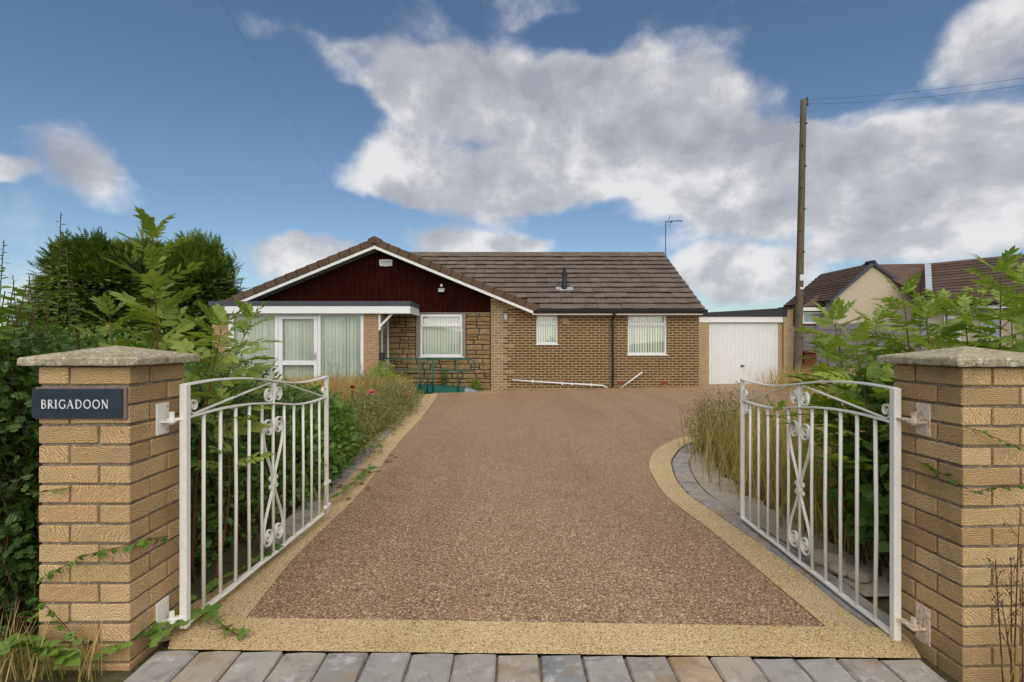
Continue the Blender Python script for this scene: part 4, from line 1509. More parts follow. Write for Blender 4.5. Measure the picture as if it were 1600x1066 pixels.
MB().box(p.x - .02, p.x + .02, YW - .10, YW + .02, p.z - .05, p.z + .10).build('mounting_arm', MATS['black_plastic'], sl_)
MB().tube([(p.x, YW - .11, p.z + .125), (p.x, YW - .05, p.z + .125)], [.038, .045], 12).build('sensor', MATS['label_white'], sl_, smooth=False)
p = at(790, 495.5, YW - .05)
wl = thing('wall_lamp', 'oval bulkhead lamp on the pale brick strip of the house', 'wall lamp', p)
def oval(rx, rz, y0, y1, sc):
    n = 20
    a = [(p.x + rx * math.cos(i * 2 * PI / n), y0, p.z + rz * math.sin(i * 2 * PI / n)) for i in range(n)]
    b_ = [(p.x + rx * sc * math.cos(i * 2 * PI / n), y1, p.z + rz * sc * math.sin(i * 2 * PI / n)) for i in range(n)]
    return MB().add(a + b_, [tuple(range(n, 2 * n)), tuple(reversed(range(n)))] + [(i, (i + 1) % n, n + (i + 1) % n, n + i) for i in range(n)])
oval(.058, .115, YW + .0, YW - .05, .95).build('base_ring', MATS['grey_plastic'], wl)
oval(.045, .10, YW - .0505, YW - .085, .7).build('diffuser', MATS['label_white'], wl)
MB().box(p.x - .008, p.x + .008, YW - .092, YW - .05, p.z - .1, p.z + .1).build('guard_bar', MATS['grey_plastic'], wl)
# aerial behind the ridge end
p = at(1040, 400, RY + .1)
ar = thing('tv_aerial', 'thin television aerial standing behind the end of the roof ridge', 'aerial', (p.x, p.y, p.z - .6))
ztop = at(1040, 346, RY + .1).z
MB().tube([(p.x, p.y, p.z - .6), (p.x, p.y, ztop)], .016, 8).build('mast', MATS['metal_dark'], ar)
MB().tube([(p.x - .03, p.y, ztop), (at(1067, 344, p.y).x, p.y, ztop + .02)], .011, 6).build('boom', MATS['metal_dark'], ar)
for k, (px_, l_) in enumerate(((1052, .10), (1055, .09), (1058, .085), (1061, .08), (1064, .075), (1066, .07))):
    x = at(px_, 345, p.y).x
    MB().tube([(x, p.y - l_, ztop + .012), (x, p.y + l_, ztop + .012)], .009, 6).build('element', MATS['metal_dark'], ar)
MB().box(at(1047.5, 345, p.y).x, at(1050.5, 345, p.y).x, p.y - .04, p.y + .04, ztop - .05, ztop + .015).build('dipole_box', MATS['metal_dark'], ar)
for sg_ in (1, -1):
    x0 = at(1043.5, 345, p.y).x
    MB().tube([(x0, p.y, ztop), (x0 + .10, p.y, ztop + sg_ * .22)], .009, 6).build('reflector', MATS['metal_dark'], ar)

# --- access ramp with green handrails
RYf = 15.0
rx = lambda px_: wx(px_, RYf)
rz_ = lambda py_: wz(py_, RYf)
gz_ = lambda px_: ground(rx(px_), RYf)
rmp = thing('access_ramp', 'green metal wheelchair ramp with tubular handrails below the stone wall', 'ramp', (rx(690), RYf, gz_(690)))
zt = rz_(604)
MB().prism([(rx(600), RYf, gz_(640)), (rx(668), RYf, gz_(668)), (rx(668), RYf, zt + .02), (rx(600), RYf, zt + .02)], (0, .66, 0)).build('platform', MATS['ramp_green'], rmp, bevel=.004)
MB().prism([(rx(668) + .004, RYf - .04, gz_(668)), (rx(726), RYf - .04, gz_(726)), (rx(726), RYf - .04, zt - .06), (rx(668) + .004, RYf - .04, zt + .015)], (0, .7, 0)).build('slope', MATS['ramp_green'], rmp, bevel=.004)
MB().prism([(rx(726) + .004, RYf - .03, gz_(726) + .012), (rx(745), RYf - .03, gz_(745) + .012), (rx(745), RYf - .03, gz_(745) + .018), (rx(726) + .004, RYf - .03, zt - .062)], (0, .66, 0)).build('toe_plate', MATS['ramp_plate'], rmp)
zr1, zr2 = rz_(560.5), rz_(578)
def rail(name, pts, r=.021):
    MB().tube(pts, r, 10).build(name, MATS['ramp_green'], rmp, smooth=True)
yr_ = RYf - .03
for px_ in (657, 668.3):
    rail('post', [(rx(px_), yr_, gz_(px_) - .0), (rx(px_), yr_, zr1)])
rail('handrail', [(rx(592), yr_, zr1 + .005), (rx(640), yr_, zr1), (rx(668.3), yr_, zr1)])
rail('handrail', [(rx(605), yr_, zr2 + .005), (rx(657), yr_, zr2)], .018)
for px_ in (677, 716):
    rail('post', [(rx(px_), yr_ - .03, gz_(px_)), (rx(px_), yr_ - .03, rz_(561))])
zm = (rz_(561) + rz_(579)) / 2
rr_ = (rz_(561) - rz_(579)) / 2
D = [(rx(668.5), yr_ - .03, rz_(560.5)), (rx(700), yr_ - .03, rz_(561)), (rx(734), yr_ - .03, rz_(561.5))]
D += [(rx(734) + rr_ * math.sin(a), yr_ - .03, zm + rr_ * math.cos(a) - .01) for a in [PI * i / 10 for i in range(1, 10)]]
D += [(rx(734), yr_ - .03, rz_(579.5)), (rx(677), yr_ - .03, rz_(578))]
rail('handrail', D)
for px_ in (640, 690):
    MB().box(rx(px_), rx(px_) + .06, RYf + .05, RYf + .6, gz_(px_) - .03, gz_(px_) + .02).build('foot', MATS['ramp_green'], rmp)

# ------------------------------------------------------------------ garage
GY = 16.5
g_x = lambda px_, y=GY: wx(px_, y)
g_z = lambda py_, y=GY: wz(py_, y)
G = thing('garage', 'flat-roofed yellow brick garage with white ribbed door beside the bungalow', 'garage', (g_x(1162), GY, -.2))
gb = g_z(603.5) - .06
def gpier(px0, px1, y, ptop):
    c_ = MB().box(g_x(px0, y) + .003, g_x(px1, y) - .003, y + .005, y + .3, gb, g_z(ptop, y)).build('brick_pier', MATS['mortar_pale'], G)
    for a, b_, z0, z1, r, k in courses(g_x(px0, y), g_x(px1, y), gb + .02, g_z(ptop, y), [], ch=.0745, j=.010):
        brick_obj(c_, a, b_, z0, z1, y, 'brick_yellow', proud=random.uniform(0, .002))
gpier(1091, 1107.3, GY, 504)
gpier(1216.6, 1224.5, GY + .04, 494)
gpier(1224.6, 1239, GY - .05, 482.5)
dx0, dx1 = g_x(1107.6, GY + .06), g_x(1216.4, GY + .06)
dz0, dz1 = g_z(602, GY + .06), g_z(505, GY + .06)
dm = MB()
nrib = 26
pw = (dx1 - dx0) / nrib
vs, fs = [], []
for i in range(nrib):
    a = dx0 + i * pw
    for (dx, dy) in ((0, 0), (pw * .78, 0), (pw * .84, .009), (pw * .95, .009)):
        vs += [(a + dx, GY + .06 + dy, dz0), (a + dx, GY + .06 + dy, dz1)]
vs += [(dx1, GY + .06, dz0), (dx1, GY + .06, dz1)]
fs = [(2 * i, 2 * i + 2, 2 * i + 3, 2 * i + 1) for i in range(len(vs) // 2 - 1)]
dm.add(vs, fs)
gd = dm.build('garage_door', MATS['door_white'], G)
hx, hz = g_x(1160.5), g_z(572)
MB().tube([(hx, GY + .06, hz), (hx, GY + .02, hz)], .035, 10).box(hx - .012, hx + .07, GY + .0, GY + .02, hz - .012, hz + .012).build('handle', MATS['black_plastic'], gd)
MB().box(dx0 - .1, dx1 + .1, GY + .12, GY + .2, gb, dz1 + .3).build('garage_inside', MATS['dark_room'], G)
MB().box(g_x(1092.5, GY - .03), g_x(1224, GY - .03), GY - .03, GY + .02, g_z(504, GY - .03), g_z(495, GY - .03)).build('fascia', MATS['white_paint'], G, bevel=.004)
xa, xb = g_x(1092, GY - .06), g_x(1230, GY - .06)
z0, za, zb_ = g_z(494.7, GY - .06), g_z(489, GY - .06), g_z(481, GY - .06)
MB().prism([(xa, GY - .06, z0), (xb, GY - .06, z0), (xb, GY - .06, zb_), (xa, GY - .06, za)], (0, 5.2, 0)).build('felt_roof', MATS['felt_black'], G)
MB().box(g_x(1225, GY - .1), g_x(1240, GY - .1), GY - .10, GY + .3, g_z(482.3, GY - .1), g_z(479.6, GY - .1)).build('coping', MATS['felt_black'], G)
MB().box(g_x(1092) , g_x(1239), GY + .31, GY + 5, gb, g_z(495)).build('garage_body', MATS['mortar_pale'], G)
# ------------------------------------------------------------------ telegraph pole, wires
PY_ = 16.15
pb = at(1246, 606, PY_); pt = at(1255.5, 156, PY_)
pb.z = ground(pb.x, PY_) - .1
pole = thing('telegraph_pole', 'tall weathered timber telegraph pole beside the garage', 'pole', (pb.x, PY_, pb.z))
n_ = 14
pts = [pb.lerp(pt, i / n_) for i in range(n_ + 1)]
MB().tube(pts, [.118 - .035 * i / n_ for i in range(n_ + 1)], 14).build('shaft', MATS['pole_wood'], pole, smooth=True)
for k in range(12):
    p = pb.lerp(pt, .10 + .074 * k)
    MB().box(p.x - .03 + (.05 if k % 2 else -.05), p.x + .03 + (.05 if k % 2 else -.05), PY_ - .125, PY_ - .08, p.z - .02, p.z + .02).build('step_bolt', MATS['metal_dark'], pole)
for py_ in (434.5, 451):
    p = at(1249.5, py_, PY_)
    MB().box(p.x - .05, p.x + .06, PY_ - .12, PY_ - .09, p.z - (.09 if py_ < 440 else .03), p.z + (.09 if py_ < 440 else .03)).build('number_plate', MATS['label_white'], pole)
for px_, py_ in ((1260, 155.5), (1260.5, 163)):
    p = at(px_, py_, PY_)
    MB().tube([p + Vector((-.03, 0, -.05)), p + Vector((0, 0, -.02)), p + Vector((.015, 0, .05))], [.03, .052, .035], 10).build('insulator', MATS['black_plastic'], pole, smooth=True)
p = at(1245.5, 190, PY_)
MB().tube([at(1250, 191.5, PY_), at(1247, 190, PY_), at(1243.5, 191, PY_), at(1243, 194, PY_)], .007, 6).build('cable_loop', MATS['wire'], pole)
def wire(label, a, b, sag, r=.008):
    P = [a.lerp(b, i / 24) - Vector((0, 0, sag * 4 * (i / 24) * (1 - i / 24))) for i in range(25)]
    o = MB().tube(P, r, 5).build('overhead_wire', MATS['wire'], None, smooth=True)
    tag(o, label, 'wire', 'overhead wires')
wire('upper of two thin wires running right from the telegraph pole', at(1260.5, 155.5, PY_), at(1720, 104, 9.0), .10, .003)
wire('lower of two thin wires running right from the telegraph pole', at(1261, 162.5, PY_), at(1720, 116, 9.0), .12, .003)
wire('thin wire crossing the upper left sky down to the gable peak', at(580, 380, VERGE_Y + .2), at(322, -40, 4.0), .12, .0007)

# ------------------------------------------------------------------ neighbouring bungalow
NY = 24.0
nb = thing('neighbouring_bungalow', 'cream rendered bungalow with brown tiled roofs behind the right hedge', 'house', (at(1363, 560, NY).x, NY, -.4))
def npt(px_, py_, y): return at(px_, py_, y)
zb_ = -.5
# gable front of the wing
A, B, C = npt(1363, 414, NY), npt(1302, 468, NY), npt(1441, 470, NY)
MB().prism([(B.x, NY, zb_), (C.x, NY, zb_), C, A, B], (0, 4.0, 0)).build('wall', MATS['render_cream'], nb)
for (p, q, nm) in ((A, B, 'bargeboard'), (A, C, 'bargeboard')):
    d = (q - p).normalized()
    up = Vector((0, 0, 1))
    MB().prism([p + Vector((0, -.12, .0)), q + d * .25 + Vector((0, -.12, 0)), q + d * .25 + Vector((0, -.12, .14)), p + Vector((0, -.12, .16))], (0, .10, 0)).build(nm, MATS['felt_grey'], nb)
MB().box(A.x - .10, A.x + .10, NY - .14, NY + .4, A.z + .03, A.z + .19).build('ridge_cap', MATS['felt_black'], nb, bevel=.03)
def troof(corners, rows, name='roof', par=nb, th=.05):
    """tiled slope: eave left, eave right, ridge right, ridge left; every course a stepped strip"""
    el_, er, rr2, rl = [Vector(c) for c in corners]
    nrm = (er - el_).cross(rl - el_).normalized()
    if nrm.z < 0: nrm = -nrm
    base_ = MB().prism([el_, er, rr2, rl], tuple(-nrm * .08)).build(name, MATS['roof_tile_far'], par)
    for i in range(rows):
        a, b_ = i / rows, (i + 1) / rows + .012
        p0, p1 = el_.lerp(rl, a), er.lerp(rr2, a)
        p2, p3 = er.lerp(rr2, b_), el_.lerp(rl, b_)
        m = MB().add([p0 + nrm * th, p1 + nrm * th, p2 + nrm * .012, p3 + nrm * .012, p0, p1], [(0, 1, 2, 3), (4, 5, 1, 0)])
        m.build('tile_course', MATS['roof_tile_far'], base_)
# slopes of the gabled wing
troof([B + Vector((-.2, -.1, -.05)), B + Vector((-.2, 4, -.05)), A + Vector((0, 4, .05)), A + Vector((0, -.1, .05))], 12)
troof([C + Vector((.2, 4, -.05)), C + Vector((.2, -.1, -.05)), A + Vector((0, -.1, .05)), A + Vector((0, 4, .05))], 12)
# lower roof to its left, with a window under the eave
e0, e1 = npt(1252, 480, NY + .6), npt(1303, 476, NY + .6)
r0, r1 = npt(1296, 444, NY + 3.5), npt(1352, 412, NY + 3.5)
troof([e0, e1 + Vector((.3, 0, 0)), r1, npt(1330, 424, NY + 3.5)], 9)
MB().box(e0.x, e1.x + .2, NY + .55, NY + .62, e0.z - .17, e0.z - .02).build('fascia', MATS['white_paint'], nb)
MB().box(e0.x - .0, e1.x + .2, NY + .9, NY + 4, zb_, e0.z - .05).build('wall', MATS['brick_brown'], nb)
def nwin(px0, px1, py0, py1, y, fr_=.09, mull=0):
    p, q = npt(px0, py1, y), npt(px1, py0, y)
    wn = MB().box(p.x, q.x, y - .03, y + .02, p.z, p.z + fr_).box(p.x, q.x, y - .03, y + .02, q.z - fr_, q.z).box(p.x, p.x + fr_, y - .029, y + .019, p.z + fr_, q.z - fr_).box(q.x - fr_, q.x, y - .029, y + .019, p.z + fr_, q.z - fr_)
    for k in range(mull):
        x = p.x + (q.x - p.x) * (k + 1) / (mull + 1)
        wn.box(x - .04, x + .04, y - .028, y + .018, p.z + fr_, q.z - fr_)
    wn = wn.build('window', MATS['upvc'], nb)
    MB().box(p.x + .05, q.x - .05, y - .008, y - .003, p.z + .05, q.z - .05).build('pane', MATS['glass'], wn)
    MB().box(p.x + .05, q.x - .05, y + .006, y + .012, p.z + .05, q.z - .05).build('curtain', MATS['lead'], wn)
nwin(1252.5, 1292, 487.5, 506, NY + .86)
# the long block on the right whose ridge comes towards us
e0, e1 = npt(1436, 480, 21.6), npt(1700, 464, 18.0)
r0, r1 = npt(1449, 413, 24.4), npt(1690, 389, 21.0)
troof([e0, e1, r1, r0], 15)
q0 = npt(1366, 411, NY + .8)
troof([npt(1445, 466, 22.6), e0 + Vector((.4, .4, .1)), r0, npt(1440, 413, 24.6)], 10)
troof([C + Vector((.1, .4, .1)), npt(1447, 468, 23.0), r0, A + Vector((.2, .6, .07))], 13)
va, vb = npt(1447, 413.5, 24.0), npt(1449, 462, 22.0)
MB().prism([va + Vector((-.14, -.15, 0)), va + Vector((.10, -.15, 0)), vb + Vector((.10, -.15, 0)), vb + Vector((-.14, -.15, 0))], (0, .05, .03)).build('lead_valley', MATS['lead'], nb)
w0, w1 = e0 + Vector((.1, .35, 0)), e1 + Vector((.1, .35, 0))
MB().prism([(w0.x, w0.y, zb_), (w1.x, w1.y, zb_), (w1.x, w1.y, w1.z - .05), (w0.x, w0.y, w0.z - .05)], (.1, .3, 0)).build('wall', MATS['render_cream'], nb)
MB().prism([(e0.x, e0.y - .02, e0.z - .22), (e1.x, e1.y - .02, e1.z - .22), (e1.x, e1.y - .02, e1.z - .02), (e0.x, e0.y - .02, e0.z - .02)], (.02, .04, 0)).build('fascia', MATS['white_paint'], nb)
MB().prism([(e0.x, e0.y - .12, e0.z - .08), (e1.x, e1.y - .12, e1.z - .08), (e1.x, e1.y - .12, e1.z + .02), (e0.x, e0.y - .12, e0.z + .02)], (.02, .09, 0)).build('gutter', MATS['black_plastic'], nb)
wd = (w1 - w0)
for (t0, t1, lo, hi) in ((.04, .10, 530, 492), (.20, .31, 530, 494), (.44, .56, 530, 494), (.70, .80, 530, 494)):
    a, b_ = w0.lerp(w1, t0), w0.lerp(w1, t1)
    off = Vector((-.06, -.10, 0))
    zl, zh = EYE + .12, EYE + .95
    def wq(p, q, z0, z1, o, nm, mt, par):
        return MB().prism([(p.x, p.y, z0), (q.x, q.y, z0), (q.x, q.y, z1), (p.x, p.y, z1)], tuple(o)).build(nm, MATS[mt], par)
    wn = wq(a, b_, zl - .06, zh, off, 'window', 'upvc', nb)
    for (f0, f1) in ((.06, .47), (.53, .94)):
        a2, b2 = a.lerp(b_, f0), a.lerp(b_, f1)
        wq(a2 + off, b2 + off, zl, zh - .06, off * .06, 'pane', 'lead', wn)
    wq(a + off, b_ + off, zl - .13, zl - .065, off * 1.4, 'sill', 'white_paint', wn)

# ------------------------------------------------------------------ fence and bin by the garage
FY = 17.6
def fence_panel(label, px0, px1, ptop, y, nb_=11):
    x0, x1 = at(px0, 0, y).x, at(px1, 0, y).x
    zt, zb2 = at(0, ptop, y).z, ground(9, y) - .05
    r_ = thing('fence_panel', label, 'fence panel', ((x0 + x1) / 2, y, zb2), 0, 'timber fence panels beyond the garage')
    hb = (zt - zb2) / nb_
    for i in range(nb_):
        z = zb2 + hb * i
        dy = random.uniform(-.004, .004)
        MB().prism([(x0 + .04, y + dy, z), (x0 + .04, y + .012 + dy, z), (x0 + .04, y + .03 + dy, z + hb + .03), (x0 + .04, y + .022 + dy, z + hb + .03)], (x1 - x0 - .08, 0, random.uniform(-.01, .01))).build('board', MATS['fence_wood'], r_)
    MB().box(x0, x0 + .04, y - .01, y + .04, zb2, zt + .03).build('batten', MATS['fence_wood'], r_)
    MB().box(x1 - .04, x1, y - .01, y + .04, zb2, zt + .03).build('batten', MATS['fence_wood'], r_)
    MB().box((x0 + x1) / 2 - .02, (x0 + x1) / 2 + .02, y - .015, y - .004, zb2 + .05, zt).build('batten', MATS['fence_wood'], r_)
fence_panel('grey timber fence panel just right of the telegraph pole', 1236, 1274.5, 511, FY)
fence_panel('weathered fence panel second from the telegraph pole behind the leafy shrub', 1275.5, 1352, 507, FY)
fence_panel('weathered fence panel third from the telegraph pole nearest the right pillar', 1353, 1440, 509, FY)
BY = 16.9
bx0, bx1 = at(1249.5, 0, BY).x, at(1269, 0, BY).x
bz0, bz1 = ground(9, BY), at(0, 547.5, BY).z
bn = thing('wheelie_bin', 'reddish brown wheelie bin between the telegraph pole and the fence', 'bin', ((bx0 + bx1) / 2, BY, bz0))
m = MB()
xm = (bx0 + bx1) / 2
hw = (bx1 - bx0) / 2
m.add([(xm - hw * .8, BY - .2, bz0 + .03), (xm + hw * .8, BY - .2, bz0 + .03), (xm + hw * .8, BY + .2, bz0 + .03), (xm - hw * .8, BY + .2, bz0 + .03), (xm - hw * .96, BY - .26, bz1 - .09), (xm + hw * .96, BY - .26, bz1 - .09), (xm + hw * .96, BY + .26, bz1 - .09), (xm - hw * .96, BY + .26, bz1 - .09)],
      [(0, 3, 2, 1), (4, 5, 6, 7), (0, 1, 5, 4), (1, 2, 6, 5), (2, 3, 7, 6), (3, 0, 4, 7)])
m.build('body', MATS['bin_brown'], bn, bevel=.015)
MB().prism([(xm - hw, BY - .30, bz1 - .085), (xm - hw, BY + .28, bz1 - .085), (xm - hw, BY + .28, bz1), (xm - hw, BY - .30, bz1 - .035)], (2 * hw, 0, 0)).build('lid', MATS['bin_brown'], bn, bevel=.012)
MB().tube([(xm - hw * .7, BY + .31, bz1 - .1), (xm + hw * .7, BY + .31, bz1 - .1)], .015, 8).build('handle', MATS['bin_brown'], bn)
for s_ in (-1, 1):
    MB().tube([(xm + s_ * hw * .82, BY + .2, bz0 + .1), (xm + s_ * (hw * .82 + .05), BY + .2, bz0 + .1)], .1, 14).build('wheel', MATS['black_plastic'], bn)
# ------------------------------------------------------------------ plants
def unit(a):
    return a / np.maximum(1e-9, np.linalg.norm(a, axis=-1, keepdims=True))
# leaf templates: (along, across, up) points and triangles
T_SIMPLE = (np.array([(0, 0, 0), (.42, .27, .07), (1, 0, -.06), (.42, -.27, .07), (.45, 0, 0)], float), np.array([(0, 4, 1), (1, 4, 2), (0, 3, 4), (4, 3, 2)]))
def ovate(w_=.26, fold=.06, droop=.10, n=4):
    P, Tt = [], []
    for i in range(n + 1):
        t = i / n
        hw = w_ * math.sin(PI * min(1, t ** .8 * 1.0)) if 0 < i < n else 0
        z = -droop * t * t
        P += [(t, 0, z), (t, hw, z + fold * hw / w_), (t, -hw, z + fold * hw / w_)]
    for i in range(n):
        a, b_ = 3 * i, 3 * (i + 1)
        if i > 0:
            Tt += [(a, b_, a + 1), (a, a + 2, b_)]
        if i < n - 1:
            Tt += [(a + 1, b_, b_ + 1), (a + 2, b_ + 2, b_)]
        if i == 0:
            pass
    return np.array(P, float), np.array(Tt)
T_OVATE = ovate()
T_BROAD = ovate(.36, .06, .14)
T_LANCE = ovate(.17, .05, .12)
def lobed():
    out = [(0, .02), (.114, .06), (.26, .36), (.40, .40), (.40, .20), (.55, .42), (.68, .38), (.62, .16), (.82, .24), (.92, .14), (1.0, 0)]
    P = [(x, 0, -.03 * x) for x, _ in out] + [(x, y, .12 * y) for x, y in out] + [(x, -y, .12 * y) for x, y in out]
    n = len(out)
    Tt = []
    for i in range(n - 1):
        for s_ in (1, 2):
            a, b_, c_, d_ = i, i + 1, s_ * n + i + 1, s_ * n + i
            Tt += [(a, b_, c_), (a, c_, d_)] if s_ == 1 else [(a, c_, b_), (a, d_, c_)]
    return np.array(P, float), np.array(Tt)
T_LOBED = lobed()
def scatter(tpl, P, D, Nn, size, tint):
    """leaf copies as one vertex array: P base, D direction, Nn rough normal, size, tint"""
    tv, tf = tpl
    D = unit(D)
    Sd = unit(np.cross(D, Nn))
    U = np.cross(Sd, D)
    size = np.asarray(size)[:, None, None]
    V = P[:, None, :] + size * (tv[None, :, 0:1] * D[:, None, :] + tv[None, :, 1:2] * Sd[:, None, :] + tv[None, :, 2:3] * U[:, None, :])
    k = len(tv)
    Fc = (tf[None] + (np.arange(len(P)) * k)[:, None, None]).reshape(-1, 3)
    return V.reshape(-1, 3), Fc, np.repeat(tint, k)
def merge(parts):
    V, Fc, Tn, b_ = [], [], [], 0
    for v, f, t in parts:
        V.append(v); Fc.append(f + b_); Tn.append(t); b_ += len(v)
    return np.concatenate(V), np.concatenate(Fc), np.concatenate(Tn)
def foliage(name, parts, mat, parent, kind=None):
    V, Fc, Tn = merge(parts)
    o = link(name, npmesh(name, V, Fc, Tn), MATS[mat], parent)
    if kind: o['kind'] = kind
    return o
def rnd(n, s=1.0):
    return rng.normal(0, s, (n, 3))
def gz_arr(X, Y):
    Xc = np.clip(X, -9, 9)
    t = np.clip((Y - 2.0) / 13.7, -.1, 1.15)
    return (1 - t) * (-0.02 - 0.0125 * Xc) + t * (-0.205 + 0.0155 * Xc)

def blob_leaves(blobs, n, size, tpl, up=.35, rad=(.72, 1.06), tb=.5, clump=.0):
    """leaves near the surface of ellipsoids (centre, radii)"""
    w_ = np.array([b_[1][0] * b_[1][1] + b_[1][0] * b_[1][2] + b_[1][1] * b_[1][2] for b_ in blobs])
    out = []
    for (c_, r_), k in zip(blobs, rng.multinomial(n, w_ / w_.sum())):
        d = unit(rnd(k))
        rr = rng.uniform(rad[0], rad[1], (k, 1))
        if clump:
            f = np.sin(d @ np.array([5.1, 3.3, 2.2]) * 2.1 + c_[0] * 9) * np.sin(d @ np.array([-2.7, 4.9, 5.7]) * 1.7 + c_[1] * 5)
            rr = rr + clump * f[:, None]
        P = np.array(c_) + d * rr * np.array(r_)
        D = d + rnd(k, .55) + np.array([0, 0, up])
        Nn = np.array([0, 0, 1.0]) + rnd(k, .5) + d * .35
        keep = P[:, 2] > gz_arr(P[:, 0], P[:, 1]) + .01
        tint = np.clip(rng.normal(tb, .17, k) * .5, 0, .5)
        s_ = rng.uniform(.65, 1.15, k) * size
        out.append(scatter(tpl, P[keep], D[keep], Nn[keep], s_[keep], tint[keep]))
    return out
def stems(m, base, tips, r0, wob=.06, n=6):
    for tp in tips:
        a, b_ = Vector(base), Vector(tp)
        P = []
        for i in range(n + 1):
            t = i / n
            j = Vector((random.uniform(-1, 1), random.uniform(-1, 1), 0)) * wob * math.sin(PI * t)
            P.append(a.lerp(b_, t) + j)
        m.tube(P, [r0 * (1 - .75 * i / n) for i in range(n + 1)], 5)
    return m
def shoots(spec, leaf, tpl, pitch, spread=.7, tb=.5):
    """thin upright shoots with leaves up their length: list of (base, tip)"""
    out, mb = [], MB()
    for a, b_ in spec:
        a, b_ = Vector(a), Vector(b_)
        L = (b_ - a).length
        n = 8
        w1 = Vector((random.uniform(-1, 1), random.uniform(-1, 1), 0)) * L * .035
        P = [a.lerp(b_, i / n) + w1 * math.sin(PI * i / n) for i in range(n + 1)]
        mb.tube(P, [.005 * (1 - .75 * i / n) + .0008 for i in range(n + 1)], 5)
        k = int(L / pitch)
        t = np.linspace(.08, 1.0, k)
        base = np.array([list(P[min(n - 1, int(q * n))].lerp(P[min(n, int(q * n) + 1)], q * n - int(q * n))) for q in t])
        az_a = np.arange(k) * 2.4 + rng.uniform(0, 6)
        D = np.stack([np.cos(az_a), np.sin(az_a), rng.uniform(.0, spread, k)], 1)
        s_ = leaf * (1.15 - .75 * t) * rng.uniform(.75, 1.2, k)
        out.append(scatter(tpl, base, D, np.array([0, 0, 1.]) + rnd(k, .25), s_, np.clip(rng.normal(tb, .15, k) * .5, 0, .5)))
    return out, mb

# --- grasses
def grass(name, pts, hmin, hmax, wid, mat, label, cat='grass', lean=.35, parent=None, curl=.5):
    """pts (n,2) ground positions"""
    n = len(pts)
    h = rng.uniform(hmin, hmax, n) if np.isscalar(hmax) else rng.uniform(.6, 1, n) * hmax
    az_ = rng.uniform(0, 2 * PI, n)
    ln = rng.uniform(.05, lean, n)
    B = np.column_stack([pts[:, 0], pts[:, 1], gz_arr(pts[:, 0], pts[:, 1]) - .02])
    dirx = np.stack([np.cos(az_), np.sin(az_), np.zeros(n)], 1)
    side = np.stack([-np.sin(az_ + .6), np.cos(az_ + .6), np.zeros(n)], 1)
    V, k = [], 0
    for t, w_ in ((0, 1.0), (.4, .85), (.75, .55), (1.0, 0)):
        off = dirx * (h * ln * (t + curl * t * t * 1.2))[:, None]
        z = np.stack([np.zeros(n), np.zeros(n), h * (t - .18 * ln * t * t)], 1)
        c_ = B + off + z
        if w_ > 0:
            V += [c_ - side * (wid * w_ / 2), c_ + side * (wid * w_ / 2)]
        else:
            V += [c_]
    V = np.stack(V, 1)
    tf = np.array([(0, 1, 3), (0, 3, 2), (2, 3, 5), (2, 5, 4), (4, 5, 6)])
    Fc = (tf[None] + (np.arange(n) * 7)[:, None, None]).reshape(-1, 3)
    tn = np.repeat(np.clip(rng.normal(.5, .22, n) * .5, 0, .5), 7)
    o = link(name, npmesh(name, V.reshape(-1, 3), Fc, tn), MATS[mat], parent)
    if label:
        tag(o, label, None, None, 'stuff')
    return o
def in_poly(n, poly):
    poly = np.array(poly)
    lo, hi = poly.min(0), poly.max(0)
    out = []
    while sum(len(o) for o in out) < n:
        p = rng.uniform(lo, hi, (n * 2, 2))
        c_ = np.zeros(len(p), bool)
        j = len(poly) - 1
        for i in range(len(poly)):
            yi, yj, xi, xj = poly[i, 1], poly[j, 1], poly[i, 0], poly[j, 0]
            s_ = ((yi > p[:, 1]) != (yj > p[:, 1])) & (p[:, 0] < (xj - xi) * (p[:, 1] - yi) / (yj - yi + 1e-12) + xi)
            c_ ^= s_
            j = i
        out.append(p[c_])
    return np.concatenate(out)[:n]
def clumped(pts, k, s_):
    c_ = pts[rng.integers(0, len(pts), k)]
    q = c_[rng.integers(0, k, len(pts))] + rng.normal(0, s_, (len(pts), 2))
    return q

def seed_stalk(m, parts, base, h, lean, n=26, spread=.10):
    """a dry upright stalk with a branched panicle of seeds"""
    a = Vector(base)
    b_ = a + Vector((lean[0], lean[1], h))
    P = [a.lerp(b_, i / 5) for i in range(6)]
    m.tube(P, [.0035, .003, .0026, .0022, .0018, .0012], 5)
    for i in range(7):
        p = a.lerp(b_, .5 + .07 * i)
        q = p + Vector((random.uniform(-1, 1), random.uniform(-1, 1), random.uniform(.5, 1.2))) * spread
        m.tube([p, q], [.0014, .0008], 4)
        k = n // 7 + 2
        t = rng.uniform(.2, 1.05, k)[:, None]
        Pp = np.array(p)[None] * (1 - t) + np.array(q)[None] * t + rnd(k, .006)
        parts.append(scatter(T_SIMPLE, Pp, rnd(k) + np.array([0, 0, .5]), rnd(k), rng.uniform(.008, .016, k), np.clip(rng.normal(.25, .1, k), 0, .5)))

